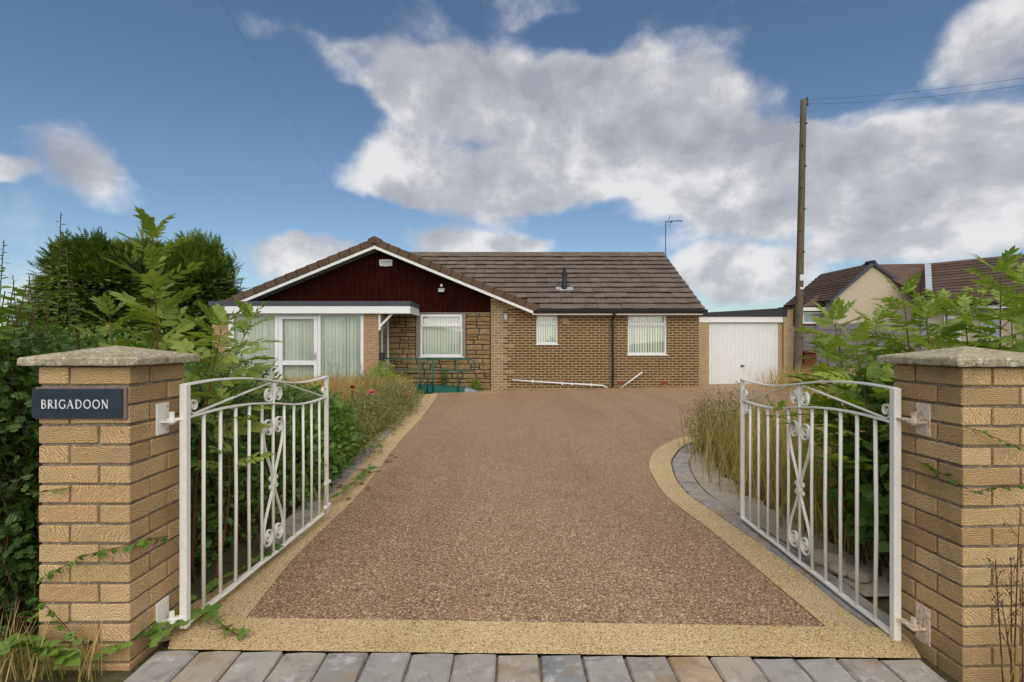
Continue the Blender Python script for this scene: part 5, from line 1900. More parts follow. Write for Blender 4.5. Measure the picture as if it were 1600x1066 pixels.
# ---------------------------------------------------------------- conifers behind the sunroom
SPRAY = []
_t = []
for i in range(6):
    t = i / 5
    w_ = .30 * math.sin(PI * (.12 + .80 * t)) * (1 - .35 * t)
    SPRAY += [(t, 0, -.16 * t * t)]
    for s_ in (1, -1):
        SPRAY += [(t + .20, s_ * w_, -.16 * t * t - .10 * w_)]
for i in range(5):
    a = 3 * i
    _t += [(a, a + 3, a + 1), (a, a + 2, a + 3)]
_t += [(15, 16, 17)]
T_SPRAY = (np.array(SPRAY, float), np.array(_t))
def conifer(label, px_, py_top, y, wid, seed):
    c_ = at(px_, py_top, y)
    zg = ground(-9, y) - .3
    Ht = c_.z - zg
    root = thing('conifer_tree', label, 'tree', (c_.x, y, zg), 0, 'dark conifers left of the house')
    MB().tube([(c_.x, y, zg), (c_.x + .05, y, zg + Ht * .5), (c_.x, y, zg + Ht * .95)], [.16, .10, .02], 8).build('trunk', MATS['twig'], root)
    parts = []
    r2 = np.random.default_rng(seed)
    ncl = 470
    th = r2.uniform(0, 2 * PI, ncl)
    v = r2.uniform(0.02, 1, ncl) ** .8
    rad = wid * np.minimum(1, ((1 - v) / .42)) ** .5 * (1 + .13 * np.sin(3 * th + seed) + .12 * np.sin(5 * th + 11 * v + seed))
    rad = rad * r2.uniform(.72, 1.10, ncl)
    Cc = np.stack([c_.x + rad * np.cos(th), y + rad * np.sin(th), zg + Ht * (v * .985 + .0)], 1)
    outd = np.stack([np.cos(th), np.sin(th), np.where(v > .82, .9, .12)], 1)
    # several leaders break the outline
    for q in range(9):
        a_, r_ = r2.uniform(0, 2 * PI), wid * r2.uniform(.0, .72)
        hh = r2.uniform(.90, 1.06) - .22 * (r_ / wid) ** 2
        for e_ in range(4):
            Cc = np.vstack([Cc, [c_.x + r_ * math.cos(a_), y + r_ * math.sin(a_), zg + Ht * (hh - .045 * e_)]])
            outd = np.vstack([outd, [r2.normal(0, .35), r2.normal(0, .35), 1.2]])
    ncl = len(Cc)
    for k in range(ncl):
        n = 60
        tt = r2.uniform(0, 1, n)
        az2 = r2.normal(0, .55, n)
        ca, sa = np.cos(az2), np.sin(az2)
        D = np.stack([outd[k, 0] * ca - outd[k, 1] * sa, outd[k, 0] * sa + outd[k, 1] * ca, outd[k, 2] + r2.normal(-.02, .22, n)], 1)
        P = Cc[k] - outd[k] * .25 + D * (.42 * tt)[:, None] + r2.normal(0, .13, (n, 3)) * np.array([1, 1, .34])
        P[:, 2] -= .16 * tt ** 2 * (outd[k, 2] < .5)
        Nn = np.array([0, 0, 1.]) + r2.normal(0, .3, (n, 3))
        # top light put into the tint: paler toward spray tips and clump tops
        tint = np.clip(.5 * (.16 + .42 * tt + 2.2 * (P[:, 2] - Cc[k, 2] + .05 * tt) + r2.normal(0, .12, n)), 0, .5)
        parts.append(scatter(T_SPRAY, P, D, Nn, r2.uniform(.16, .32, n), tint))
    # inner shade as an added uneven solid, tinted dark, blocking the sky
    nu, nv = 40, 26
    vs, fs = [], []
    for j in range(nv + 1):
        vv = j / nv
        for i in range(nu):
            t_ = 2 * PI * i / nu
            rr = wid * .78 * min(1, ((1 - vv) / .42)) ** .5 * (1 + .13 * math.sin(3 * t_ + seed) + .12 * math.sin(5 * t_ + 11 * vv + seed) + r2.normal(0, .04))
            vs.append((c_.x + rr * math.cos(t_), y + rr * math.sin(t_), zg + Ht * vv * .95))
    for j in range(nv):
        for i in range(nu):
            fs.append((j * nu + i, j * nu + (i + 1) % nu, (j + 1) * nu + (i + 1) % nu, (j + 1) * nu + i))
    link('inner_shade_body', npmesh('inner_shade_body', np.array(vs), np.array(fs), np.full(len(vs), .02)), MATS['leaf_conifer'], root)
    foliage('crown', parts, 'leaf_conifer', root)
conifer('leftmost dark conifer, rounded, behind the tall thin shoots', 138, 384, 17.8, 1.42, 1)
conifer('middle dark conifer behind the tall ash sapling', 226, 388, 18.7, 1.65, 2)
conifer('rightmost dark conifer beside the sunroom roof', 306, 388, 18.2, 1.45, 3)

# ---------------------------------------------------------------- pinnate leaves (ash, rowan): single leaves as parts
def pinnate(seed, pairs, ll, tpl, length=1.0, droop=.25):
    r2 = np.random.default_rng(seed)
    P, D, Nn, s_ = [], [], [], []
    m = MB()
    pts = []
    for i in range(9):
        t = i / 8
        pts.append(Vector((t * length, 0, .10 * t - droop * t * t)))
    m.tube(pts, [.011 - .008 * i / 8 for i in range(9)], 4)
    def rach(t):
        return np.array([t * length, 0, .10 * t - droop * t * t])
    for i in range(pairs):
        t = .28 + .66 * i / (pairs - 1)
        for sg_ in (1, -1):
            P.append(rach(t)); a = math.radians(58 - 22 * t + r2.normal(0, 5))
            D.append((math.cos(a), sg_ * math.sin(a), -.12 + r2.normal(0, .12)))
            Nn.append((r2.normal(0, .15), r2.normal(0, .15) - sg_ * .15, 1))
            s_.append(ll * (1.0 - .25 * abs(t - .55)) * r2.uniform(.88, 1.1))
    P.append(rach(1.0)); D.append((1, 0, -.25)); Nn.append((0, 0, 1)); s_.append(ll)
    n = len(P)
    v, f, tn = scatter(tpl, np.array(P), np.array(D, float), np.array(Nn, float), np.array(s_), np.clip(r2.normal(.25, .07, n), 0, .5))
    vv = np.array([list(q) for q in m.v])
    # triangulate the rachis
    ff = []
    for q in m.f:
        for i in range(1, len(q) - 1):
            ff.append((q[0], q[i], q[i + 1]))
    V = np.concatenate([v, vv]); Fc = np.concatenate([f, np.array(ff) + len(v)]); Tn = np.concatenate([tn, np.full(len(vv), .42)])
    return npmesh('leaf', V, Fc, Tn)
ASH = [pinnate(i, 4 + i % 2, .44, ovate(.22, .06, .12, 5), 1.0, .22 + .08 * (i % 3)) for i in range(5)]
ROW = [pinnate(20 + i, 5 + i % 2, .40, ovate(.19, .05, .14, 5), 1.0, .20 + .1 * (i % 3)) for i in range(5)]
def place_leaf(me, mat, root, p, d, size, roll=0.0, name='leaf'):
    """p, d in world space; the thing's root only moves, so subtract it"""
    d = Vector(d).normalized()
    up = Vector((0, 0, 1))
    s_ = up.cross(d)
    s_ = s_.normalized() if s_.length > 1e-3 else Vector((0, 1, 0))
    u = d.cross(s_)
    R = Matrix((d, s_, u)).transposed()
    R = R @ Matrix.Rotation(roll, 3, 'X')
    o = link(name, me, MATS[mat], root, local=True)
    o.matrix_basis = Matrix.Translation(Vector(p) - root.location) @ R.to_4x4() @ Matrix.Scale(size, 4)
    return o
def sapling(name, label, cat, group, base, tip, bends, leafset, mat, pairs, lsize, stem_r=.008, t0=.25, stemmat='twig_red', phase=0.0, rise=.55, top=True):
    base, tip = Vector(base), Vector(tip)
    root = thing(name, label, cat, base, 0, group)
    n = 10
    w1 = Vector(bends)
    P = [base.lerp(tip, i / n) + w1 * math.sin(PI * i / n) for i in range(n + 1)]
    MB().tube(P, [stem_r * (1 - .75 * i / n) for i in range(n + 1)], 7).build('stem', MATS[stemmat], root, smooth=True)
    for k in range(pairs):
        t = t0 + (1 - t0) * (k + .5) / pairs
        i = min(n - 1, int(t * n))
        p = P[i].lerp(P[i + 1], t * n - i)
        a = phase + k * PI / 2 + random.uniform(-.25, .25)
        sz = lsize * (1.08 - .55 * t ** 2) * random.uniform(.85, 1.12)
        for s_ in (0, PI):
            rs = rise * (.55 + .9 * t)
            place_leaf(random.choice(leafset), mat, root, p, (math.cos(a + s_), math.sin(a + s_), rs + random.uniform(-.28, .32)), sz, random.uniform(-.7, .7))
    if top:
        for q in range(3):
            place_leaf(random.choice(leafset), mat, root, P[-1], (math.cos(q * 2.1 + phase) * .5, math.sin(q * 2.1 + phase) * .5, 1), lsize * .48, 0)
    return root
GA = 'ash saplings around the left gate'
def bs(px_, py_, y, dz=None):
    p = at(px_, py_, y)
    return (p.x, p.y, ground(p.x, p.y))
sapling('ash_sapling', 'tallest ash sapling rising above the left pillar cap', 'sapling', GA, bs(238, 560, 2.95), at(238, 370, 2.95), (.03, 0, 0), ASH, 'leaf_ash', 10, .26, .011, .54, 'twig_red', .3, .85)
sapling('ash_sapling', 'low ash sapling right above the left pillar cap', 'sapling', GA, bs(175, 560, 3.1), at(172, 500, 3.1), (.04, 0, 0), ASH, 'leaf_ash', 7, .27, .008, .66, 'twig_red', .9)
sapling('ash_sapling', 'ash sapling leaning out between the left pillar and the gate top', 'sapling', GA, bs(300, 560, 2.75), at(345, 520, 2.75), (-.04, 0, 0), ASH, 'leaf_ash', 9, .30, .009, .55, 'twig_red', .1, .5)
sapling('ash_sapling', 'ash sapling reaching over the sunroom window from behind the left gate', 'sapling', GA, bs(325, 600, 3.4), at(392, 505, 3.4), (-.1, 0, .05), ASH, 'leaf_ash', 9, .27, .008, .55, 'twig_red', .2, .45)
sapling('ash_sapling', 'small ash sapling between the left pillar cap and the conifers', 'sapling', GA, bs(285, 560, 3.3), at(268, 512, 3.3), (.04, 0, 0), ASH, 'leaf_ash', 7, .26, .008, .62, 'twig_red', 1.2)
sapling('ash_sapling', 'ash sapling with leaves hanging through the top bars of the left gate', 'sapling', GA, bs(330, 700, 2.62), at(352, 640, 2.62), (.05, 0, 0), ASH, 'leaf_ash', 3, .20, .006, .62, 'twig_red', .2, .1)

GR = 'rowan shrubs behind the right gate'
for (lab, bp, tp, pr, ls, ph) in (
    ('tall bright green rowan shrub behind the cap of the right pillar', (1530, 3.0), (1563, 436), 14, .32, .2),
    ('bright green rowan shrub at the right picture edge', (1595, 2.7), (1600, 455), 12, .30, .8),
    ('rowan shrub in front of the cream gable of the neighbouring house', (1425, 3.3), (1412, 468), 14, .30, .5),
    ('rowan shrub spreading left beside the telegraph pole and fence', (1335, 3.4), (1305, 510), 12, .34, 0.1),
    ('low rowan shrub just left of the right pillar cap', (1370, 2.9), (1338, 545), 9, .30, .3),
    ('rowan shrub standing between the two tallest on the right', (1480, 3.2), (1478, 490), 11, .30, 1.0),
    ('dark leaved rowan shrub low behind the right pillar cap', (1455, 2.75), (1448, 505), 8, .25, .6),
    ('rowan shrub with its leaves over the lead valley of the far roof', (1450, 3.6), (1447, 492), 9, .30, 1.4),
    ('rowan shrub low behind the apex of the right pillar cap', (1515, 2.85), (1508, 500), 9, .27, .9),
    ('rowan shrub in front of the third fence panel', (1375, 3.7), (1368, 515), 11, .32, .7),
    ('low rowan shrub whose leaves reach over the top rail of the right gate', (1320, 3.3), (1292, 560), 8, .30, .5),
    ('rowan shrub between the tallest one and the picture edge', (1565, 3.2), (1580, 490), 9, .30, 1.7)):
    y = bp[1]
    sapling('rowan_shrub', lab, 'shrub', GR, bs(bp[0], 560, y), at(tp[0], tp[1], y), (.04, 0, 0), ROW, 'leaf_rowan', pr, ls, .009, .46 if 'low' not in lab else .40, 'twig', ph, .42)

# ---------------------------------------------------------------- hawthorn hedge left of and behind the left pillar
def hedge(name, label, cat, blobs, n, leaf, tpl, mat, group=None, tb=.5, ntw=30, extra=None, up=.25, core=None, rad=(.70, 1.06), clump=.1):
    c0 = blobs[0][0]
    root = thing(name, label, cat, (c0[0], c0[1], ground(c0[0], c0[1])), 0, group)
    m = MB()
    for k in range(ntw):
        c_, r_ = blobs[k % len(blobs)]
        d = Vector((random.gauss(0, 1), random.gauss(0, 1), abs(random.gauss(0, 1)))).normalized()
        b_ = (c_[0] + random.uniform(-.5, .5) * r_[0], c_[1] + random.uniform(-.5, .5) * r_[1], ground(c_[0], c_[1]) - .02)
        stems(m, b_, [(c_[0] + d.x * r_[0] * .98, c_[1] + d.y * r_[1] * .98, c_[2] + d.z * r_[2] * .98)], .006, .06)
    parts = blob_leaves(blobs, n, leaf, tpl, up, rad, tb, clump)
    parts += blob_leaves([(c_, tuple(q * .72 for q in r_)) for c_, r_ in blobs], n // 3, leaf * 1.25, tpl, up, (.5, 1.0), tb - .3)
    if extra:
        sp, sm = shoots(*extra)
        parts += sp
        m.v, m.f, m.m = (lambda b0: (m.v + sm.v, m.f + [tuple(i + b0 for i in f) for f in sm.f], m.m + sm.m))(len(m.v))
    m.build('branches', MATS['twig'], root)
    foliage('leaves', parts, mat, root, 'stuff')
    return root
# beside the pillar, in front
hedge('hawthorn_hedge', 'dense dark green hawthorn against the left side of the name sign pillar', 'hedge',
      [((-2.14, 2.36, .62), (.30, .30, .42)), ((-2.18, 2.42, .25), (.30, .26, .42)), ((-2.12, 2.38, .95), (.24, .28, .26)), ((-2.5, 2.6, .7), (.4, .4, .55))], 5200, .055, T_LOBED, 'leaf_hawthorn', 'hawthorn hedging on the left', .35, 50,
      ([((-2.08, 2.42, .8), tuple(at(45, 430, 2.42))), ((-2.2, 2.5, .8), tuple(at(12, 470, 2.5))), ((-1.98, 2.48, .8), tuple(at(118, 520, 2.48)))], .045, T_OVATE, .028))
# tall upright shoots
sp_root = thing('hawthorn_shoots', 'cluster of tall thin leafy shoots left of the conifers', 'shrub', (-2.6, 3.0, 0.0))
sp, sm = shoots([((-2.62, 3.0, .4), tuple(at(95, 332, 3.0))), ((-2.55, 3.1, .4), tuple(at(84, 380, 3.1))), ((-2.5, 3.0, .4), tuple(at(104, 385, 3.0))), ((-2.72, 3.1, .4), tuple(at(60, 445, 3.1))),
                 ((-2.75, 2.9, .4), tuple(at(6, 375, 2.9))), ((-2.8, 3.2, .4), tuple(at(45, 440, 3.2))), ((-2.4, 3.1, .4), tuple(at(125, 470, 3.1))), ((-2.6, 2.8, .4), tuple(at(30, 500, 2.8))),
                 ((-2.5, 3.3, .4), tuple(at(75, 480, 3.3))), ((-2.3, 3.2, .4), tuple(at(140, 500, 3.2))), ((-2.9, 3.1, .4), tuple(at(20, 430, 3.1))), ((-2.6, 3.15, .4), tuple(at(70, 410, 3.15))), ((-2.45, 3.05, .4), tuple(at(112, 430, 3.05))), ((-2.75, 3.0, .4), tuple(at(36, 470, 3.0)))], .072, T_OVATE, .019, .6, .55)
sm.build('stems', MATS['twig'], sp_root)
foliage('leaves', sp, 'leaf_bramble', sp_root)
# broad sallow leaves at the frame's left edge
sw = thing('sallow_bush', 'broad leaved bush at the far left above the hawthorn', 'shrub', (-2.45, 2.3, 0.0))
sp, sm = shoots([((-2.35, 2.4, .5), tuple(at(22, 440, 2.4))), ((-2.3, 2.45, .5), tuple(at(55, 470, 2.45))), ((-2.45, 2.5, .5), tuple(at(-15, 425, 2.5))), ((-2.4, 2.35, .5), tuple(at(5, 520, 2.35))), ((-2.2, 2.5, .5), tuple(at(70, 520, 2.5))), ((-2.3, 2.3, .6), tuple(at(40, 450, 2.3))), ((-2.35, 2.25, .6), tuple(at(8, 455, 2.25)))], .15, T_BROAD, .030, .75, .55)
sp = [q for q in sp]
sm.build('stems', MATS['twig'], sw)
foliage('leaves', sp, 'leaf_bramble', sw)
# behind the pillar and behind the left gate
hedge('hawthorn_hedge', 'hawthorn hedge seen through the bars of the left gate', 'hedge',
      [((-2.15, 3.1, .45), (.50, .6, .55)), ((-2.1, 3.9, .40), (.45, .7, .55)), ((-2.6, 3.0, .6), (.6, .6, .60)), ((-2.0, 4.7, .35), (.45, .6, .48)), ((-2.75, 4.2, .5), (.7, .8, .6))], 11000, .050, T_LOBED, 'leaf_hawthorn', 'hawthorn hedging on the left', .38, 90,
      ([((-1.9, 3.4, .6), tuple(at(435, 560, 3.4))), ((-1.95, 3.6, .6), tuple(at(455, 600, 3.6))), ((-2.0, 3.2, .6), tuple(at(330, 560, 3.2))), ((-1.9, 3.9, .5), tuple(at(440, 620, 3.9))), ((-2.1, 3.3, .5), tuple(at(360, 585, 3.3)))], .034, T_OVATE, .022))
hedge('bramble_thicket', 'paler bramble thicket behind the closing end of the left gate', 'bramble',
      [((-1.76, 4.4, .22), (.30, .7, .38)), ((-1.88, 5.2, .22), (.36, .7, .40)), ((-2.3, 5.6, .3), (.6, .8, .42))], 5200, .062, T_BROAD, 'leaf_bramble', None, .55, 40)
hedge('bramble_undergrowth', 'low tangle of bramble and twigs at the foot of the hedge behind the left gate', 'bramble',
      [((-1.74, 2.85, .10), (.16, .35, .26)), ((-1.72, 3.45, .10), (.16, .40, .28)), ((-1.78, 4.0, .12), (.18, .35, .26)), ((-1.85, 2.6, .35), (.2, .25, .45)), ((-1.8, 3.2, .38), (.2, .45, .34))], 2600, .045, T_OVATE, 'leaf_bramble', None, .45, 90, None, .3, rad=(.5, 1.1))
tw = thing('dead_twigs', 'tangle of dry reddish twigs low behind the bars of the left gate', 'twigs', (-1.72, 3.0, ground(-1.7, 3)))
m = MB()
for k in range(46):
    y = random.uniform(2.5, 4.0)
    a = Vector((random.uniform(-1.9, -1.62), y, ground(-1.7, y)))
    b_ = a + Vector((random.uniform(-.25, .2), random.uniform(-.35, .35), random.uniform(.15, .7)))
    m.tube([a, a.lerp(b_, .5) + Vector((random.uniform(-.04, .04), 0, .04)), b_], [.003, .0024, .0012], 4)
tag(m.build('twig_tangle', MATS['twig_red'], tw), kind='stuff')
# background growth left of the sunroom
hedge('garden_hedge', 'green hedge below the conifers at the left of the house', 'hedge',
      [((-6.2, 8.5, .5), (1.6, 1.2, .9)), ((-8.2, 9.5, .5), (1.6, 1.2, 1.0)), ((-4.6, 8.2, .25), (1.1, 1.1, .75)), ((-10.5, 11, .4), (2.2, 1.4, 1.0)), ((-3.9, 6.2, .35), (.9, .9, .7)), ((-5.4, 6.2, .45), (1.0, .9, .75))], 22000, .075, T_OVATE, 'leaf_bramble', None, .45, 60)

# ---------------------------------------------------------------- ground cover mound and dry grass along the drive on the left
mound = []
for (px_, py_, y, rx_, ry_, rz_) in ((560, 690, 6.4, .42, .6, .30), (600, 672, 7.4, .42, .7, .30), (618, 655, 8.4, .42, .8, .30), (632, 640, 9.6, .42, .9, .30), (640, 632, 11.0, .42, .9, .30), (560, 668, 8.0, .6, .8, .33), (540, 690, 5.9, .45, .6, .30), (590, 650, 9.8, .7, 1.0, .34), (600, 640, 11.5, .7, 1.0, .34)):
    p = at(px_, py_, y)
    p.x = min(p.x, xat(LS_out, min(y, 14)) - rx_ * .42 if xat(LS_out, min(y, 14)) else p.x)
    mound.append(((p.x, y, ground(p.x, y) + .10), (rx_, ry_, rz_ * 1.2)))
hedge('ground_cover', 'low mat of green and bronze ground cover along the left drive edge', 'ground cover', mound, 34000, .036, T_LANCE, 'leaf_ground', None, .5, 20, None, .75, clump=.14, rad=(.8, 1.1))
gpoly = [(-3.6, 6.5), (-3.2, 10.5), (-2.7, 12.6), (-2.5, 13.9), (-3.0, 14.3), (-8.0, 14.2), (-8.0, 7.0), (-4.2, 5.6)]
gl_ = clumped(in_poly(19000, gpoly), 420, .16)
grass('dry_grass', gl_, .22, .68, .009, 'grass_dry', 'tall dry golden grass in front of the sunroom windows')
grass('green_grass', clumped(in_poly(9000, [(-2.15, 4.6), (-2.3, 13.6), (-3.4, 13.8), (-4.2, 8), (-2.8, 4.6)]), 300, .14), .12, .34, .007, 'grass_green', 'green grass growing through the left flower bed')
grass('dry_grass', clumped(in_poly(5200, [(-3.1, 11.4), (-2.75, 13.2), (-3.3, 14.0), (-5.6, 14.0), (-5.4, 11.4)]), 120, .14), .25, .72, .010, 'grass_dry', 'taller dry grass close to the sunroom brick pier')
# shrub beside the ramp
p = at(604, 590, 13.9)
hedge('flower_bed_shrub', 'bushy yellow green shrub between the sunroom pier and the ramp', 'shrub', [((p.x + .02, 13.14, .06), (.42, .4, .52)), ((p.x + .2, 13.9, .0), (.5, .4, .38)), ((p.x - .05, 13.8, .42), (.26, .25, .28))], 4200, .06, T_LANCE, 'leaf_rowan', None, .4, 24)
p = at(743, 600, 15.45)
hedge('wall_weed', 'small weed growing at the foot of the stone wall by the ramp toe', 'weed', [((p.x, 15.45, -.08), (.17, .12, .2))], 420, .05, T_OVATE, 'leaf_rowan', None, .5, 6)
p = at(694, 590, 15.55)
hedge('wall_weed', 'thin weed behind the ramp railing against the stone wall', 'weed', [((p.x, 15.58, .15), (.12, .05, .3))], 160, .05, T_OVATE, 'leaf_bramble', None, .3, 5)
# dry seed stalks before the right sunroom pane
st_root = thing('dry_flower_stalks', 'grey brown dried flower stalks before the right sunroom window', 'plant', (-4.0, 12.8, -.2))
m, parts = MB(), []
for k in range(26):
    px_ = random.uniform(512, 566)
    y = random.uniform(12.0, 13.8)
    x = at(px_, 0, y).x
    zt = at(0, random.uniform(560, 600), y).z
    seed_stalk(m, parts, (x, y, ground(x, y)), zt - ground(x, y), (random.uniform(-.12, .12), 0), 40, .14)
tag(m.build('stalks', MATS['twig'], st_root), kind='stuff')
foliage('seed_heads', parts, 'seedhead', st_root, 'stuff')

ls = thing('dry_weed_stalks', 'straggly brown stalks along the left border of the drive', 'plant', (-2.3, 8.0, ground(-2.3, 8)))
m, parts = MB(), []
for k in range(46):
    y = random.uniform(5.6, 12.5)
    x = (xat(LS_out, y) or -2.2) - random.uniform(-.02, .7)
    seed_stalk(m, parts, (x, y, ground(x, y)), random.uniform(.28, .55), (random.uniform(-.12, .16), random.uniform(-.1, .1)), 26, .07)
tag(m.build('stalks', MATS['twig'], ls), kind='stuff')
foliage('seed_heads', parts, 'seedhead', ls, 'stuff')

# roses
def rose(label, px_, py_, y, r_, mat):
    p = at(px_, py_, y)
    root = thing('rose_flower', label, 'flower', (p.x, y, ground(p.x, y)))
    MB().tube([(p.x + .05, y + .05, ground(p.x, y)), (p.x, y, p.z - r_ * .5)], [.006, .004], 5).build('stem', MATS['twig'], root)
    P, D, Nn, s_ = [], [], [], []
    for k in range(34):
        f = k / 34
        a = k * 2.4
        el_ = -.2 + 1.5 * (1 - f)
        P.append((p.x, y, p.z)); D.append((math.cos(a) * math.cos(el_), math.sin(a) * math.cos(el_), math.sin(el_)))
        Nn.append((-math.cos(a) * .4, -math.sin(a) * .4, 1)); s_.append(r_ * (.75 + .45 * f))
    v, f, t = scatter(T_BROAD, np.array(P), np.array(D), np.array(Nn), np.array(s_), np.zeros(len(P)))
    link('petals', npmesh('petals', v, f, t), MATS[mat], root)
    lv = scatter(T_OVATE, np.array([[p.x, y, p.z - r_ * k * 1.1] for k in range(1, 7)]), rnd(6), np.array([[0, 0, 1.]] * 6), np.full(6, .06), np.full(6, .2))
    foliage('leaves', [lv], 'leaf_hawthorn', root)
rose('large pink rose bloom above the ground cover', 580.5, 614, 8.6, .085, 'petal_pink')
rose('faded dark red rose bloom in front of the sunroom window', 550.5, 606, 9.0, .062, 'petal_red')
rose('red rose bloom at the drive edge near the ramp', 636.5, 620, 10.4, .07, 'petal_red')
rose('pale pink rose bloom just above the red one near the ramp', 640.5, 614, 10.4, .055, 'petal_pink')
# small white flowers in the ground cover
fw = thing('daisy_patch', 'scattered tiny white flowers in the ground cover', 'flowers', (-2.6, 9.0, ground(-2.6, 9)))
dm_ = []
for k in range(26):
    y = random.uniform(7.5, 11.5)
    px_ = random.uniform(560, 622)
    x = at(px_, 0, y).x
    z = ground(x, y) + random.uniform(.32, .42)
    nn = 8
    a = np.arange(nn) * 2 * PI / nn
    dm_.append(scatter(T_SIMPLE, np.tile([x, y, z], (nn, 1)), np.stack([np.cos(a), np.sin(a), np.full(nn, .25)], 1), np.tile([0, 0, 1.], (nn, 1)), np.full(nn, .022), np.full(nn, .2)))
foliage('blooms', dm_, 'petal_white', fw, 'stuff')

# ---------------------------------------------------------------- right bed: dry grass, weeds
rp_ = [(p.x, p.y) for p in C_out[k0:k1:4]]
rpoly = [(q[0] + .12, q[1]) for q in rp_ if q[1] < 7.6] + [(6.5, 8.0), (8.8, 9.0), (8.8, 5.5), (4.2, 2.9), (2.3, 2.55)]
rpoly = [(2.2, 2.7), (2.0, 3.2), (2.05, 4.0), (1.95, 4.8), (2.15, 5.6), (2.3, 6.4), (2.9, 6.75), (4.5, 7.2), (9.0, 7.6), (9.0, 4.5), (4.0, 2.8)]
grass('dry_grass', clumped(in_poly(24000, rpoly), 520, .13), .30, .74, .0065, 'grass_dry', 'tall dry straw grass behind the right gate')
grass('green_grass', clumped(in_poly(5000, rpoly), 220, .10), .14, .45, .0065, 'grass_green', 'sparse green grass among the straw behind the right gate')
grass('dry_grass', clumped(in_poly(7000, [(6.5, 9.5), (6.9, 15.4), (8.0, 16.2), (13, 17.2), (13, 8.5), (8, 8.0)]), 260, .22), .25, .75, .010, 'grass_dry', 'dry grass by the foot of the telegraph pole and fence')
hedge('weed_clump', 'rounded brownish weed clump overhanging the right curve of the drive', 'weeds',
      [((2.35, 6.25, .18), (.32, .4, .36)), ((2.65, 6.5, .2), (.45, .4, .40)), ((2.3, 5.5, .08), (.22, .45, .26)), ((2.6, 5.9, .15), (.4, .5, .36))], 5200, .034, T_LANCE, 'leaf_ground', None, .62, 60, None, .8, clump=.18, rad=(.7, 1.15))
dk = thing('dock_stalks', 'brown branching seed stalks leaning over the drive on the right', 'plant', (2.4, 6.2, -.1))
m, parts = MB(), []
for (px_, py_, y, lx) in [(1086, 622, 6.4, -.05), (1100, 618, 6.5, 0), (1120, 620, 6.6, .03), (1140, 614, 6.8, 0), (1108, 632, 6.0, -.04), (1160, 618, 6.6, .05), (1094, 640, 5.9, -.1), (1130, 628, 6.2, -.02), (1180, 622, 6.4, .03), (1200, 616, 6.6, .0), (1225, 620, 6.6, .05), (1250, 618, 6.6, -.05), (1150, 606, 7.0, .0)]:
    p = at(px_, py_, y)
    zg = ground(p.x, y)
    seed_stalk(m, parts, (p.x - lx + .12, y, zg), p.z - zg, (lx - .12, 0), 50, .11)
tag(m.build('stalks', MATS['twig'], dk), kind='stuff')
foliage('seed_heads', parts, 'seedhead', dk, 'stuff')
# dark leafy shrub seen through the right gate by the pillar
hedge('laurel_shrub', 'dark broad leaved shrub behind the right gate against the pillar', 'shrub',
      [((2.05, 2.95, .55), (.22, .38, .52)), ((2.1, 2.75, .3), (.20, .24, .42)), ((2.25, 3.1, .55), (.25, .35, .5))], 1150, .085, T_BROAD, 'leaf_bramble', None, .3, 40, None, .15, rad=(.6, 1.08))
# twig with leaves poking through the right gate
sapling('shrub_branch', 'leafy branch poking through the middle bars of the right gate', 'shrub', None, (2.05, 3.25, ground(2, 3.2)), (1.50, 3.05, .80), (.1, 0, .12), ASH, 'leaf_bramble', 4, .16, .005, .6, 'twig', .4, .2, True)
# stones beside the setts
for k, (px_, py_, s_) in enumerate(((1290, 880, .10), (1315, 895, .075), (1262, 862, .07), (1342, 905, .06))):
    p = gp(px_, py_)
    me = bpy.data.meshes.new('rock')
    bm = bmesh.new()
    bmesh.ops.create_icosphere(bm, subdivisions=2, radius=s_)
    for v in bm.verts:
        v.co += Vector((random.uniform(-1, 1), random.uniform(-1, 1), random.uniform(-1, 1))) * s_ * .12
        v.co.z *= .45
    bm.to_mesh(me); bm.free()
    o = link('rock', me, MATS['path_concrete'], None, loc=(p.x, p.y, p.z + s_ * .25), rot=(0, 0, k))
    tag(o, ['largest flat rubble stone beside the setts behind the right gate', 'second rubble stone beside the setts behind the right gate', 'small rubble stone at the far end behind the right gate', 'small rubble stone nearest the right pillar'][k], 'stone', 'rubble stones behind the right gate')

# purple flower behind the right gate
for (lab, px_, py_) in (('small purple flower left of the right pillar cap', 1366, 582), ('small purple flower below the other by the right pillar', 1380, 613)):
    p = at(px_, py_, 3.2)
    r_ = thing('purple_flower', lab, 'flower', (p.x, 3.2, ground(p.x, 3.2)))
    MB().tube([(p.x + .03, 3.2, ground(p.x, 3.2)), (p.x, 3.2, p.z)], .003, 5).build('stem', MATS['twig'], r_)
    k = 40
    v, f, t = scatter(T_SIMPLE, np.array([[p.x, 3.2, p.z]]) + rnd(k, .012), rnd(k), rnd(k), rng.uniform(.012, .024, k), np.zeros(k))
    link('petals', npmesh('petals', v, f, t), MATS['petal_purple'], r_)

# ---------------------------------------------------------------- neighbour's low hedge behind the right pillar
hedge('boundary_hedge', 'clipped reddish green hedge below the neighbouring house windows', 'hedge',
      [((9.0 + 1.7 * k, 11.5 - .25 * k, .35), (1.1, .8, .88)) for k in range(5)], 12000, .075, T_OVATE, 'leaf_ground', None, .6, 20)
hedge('garden_hedge', 'green hedge behind the rowan shrubs on the right', 'hedge',
      [((2.95, 3.3, .45), (.40, .5, .60)), ((3.4, 3.0, .4), (.5, .5, .62)), ((3.9, 3.6, .4), (.6, .6, .62))], 5200, .075, T_OVATE, 'leaf_bramble', None, .42, 40)

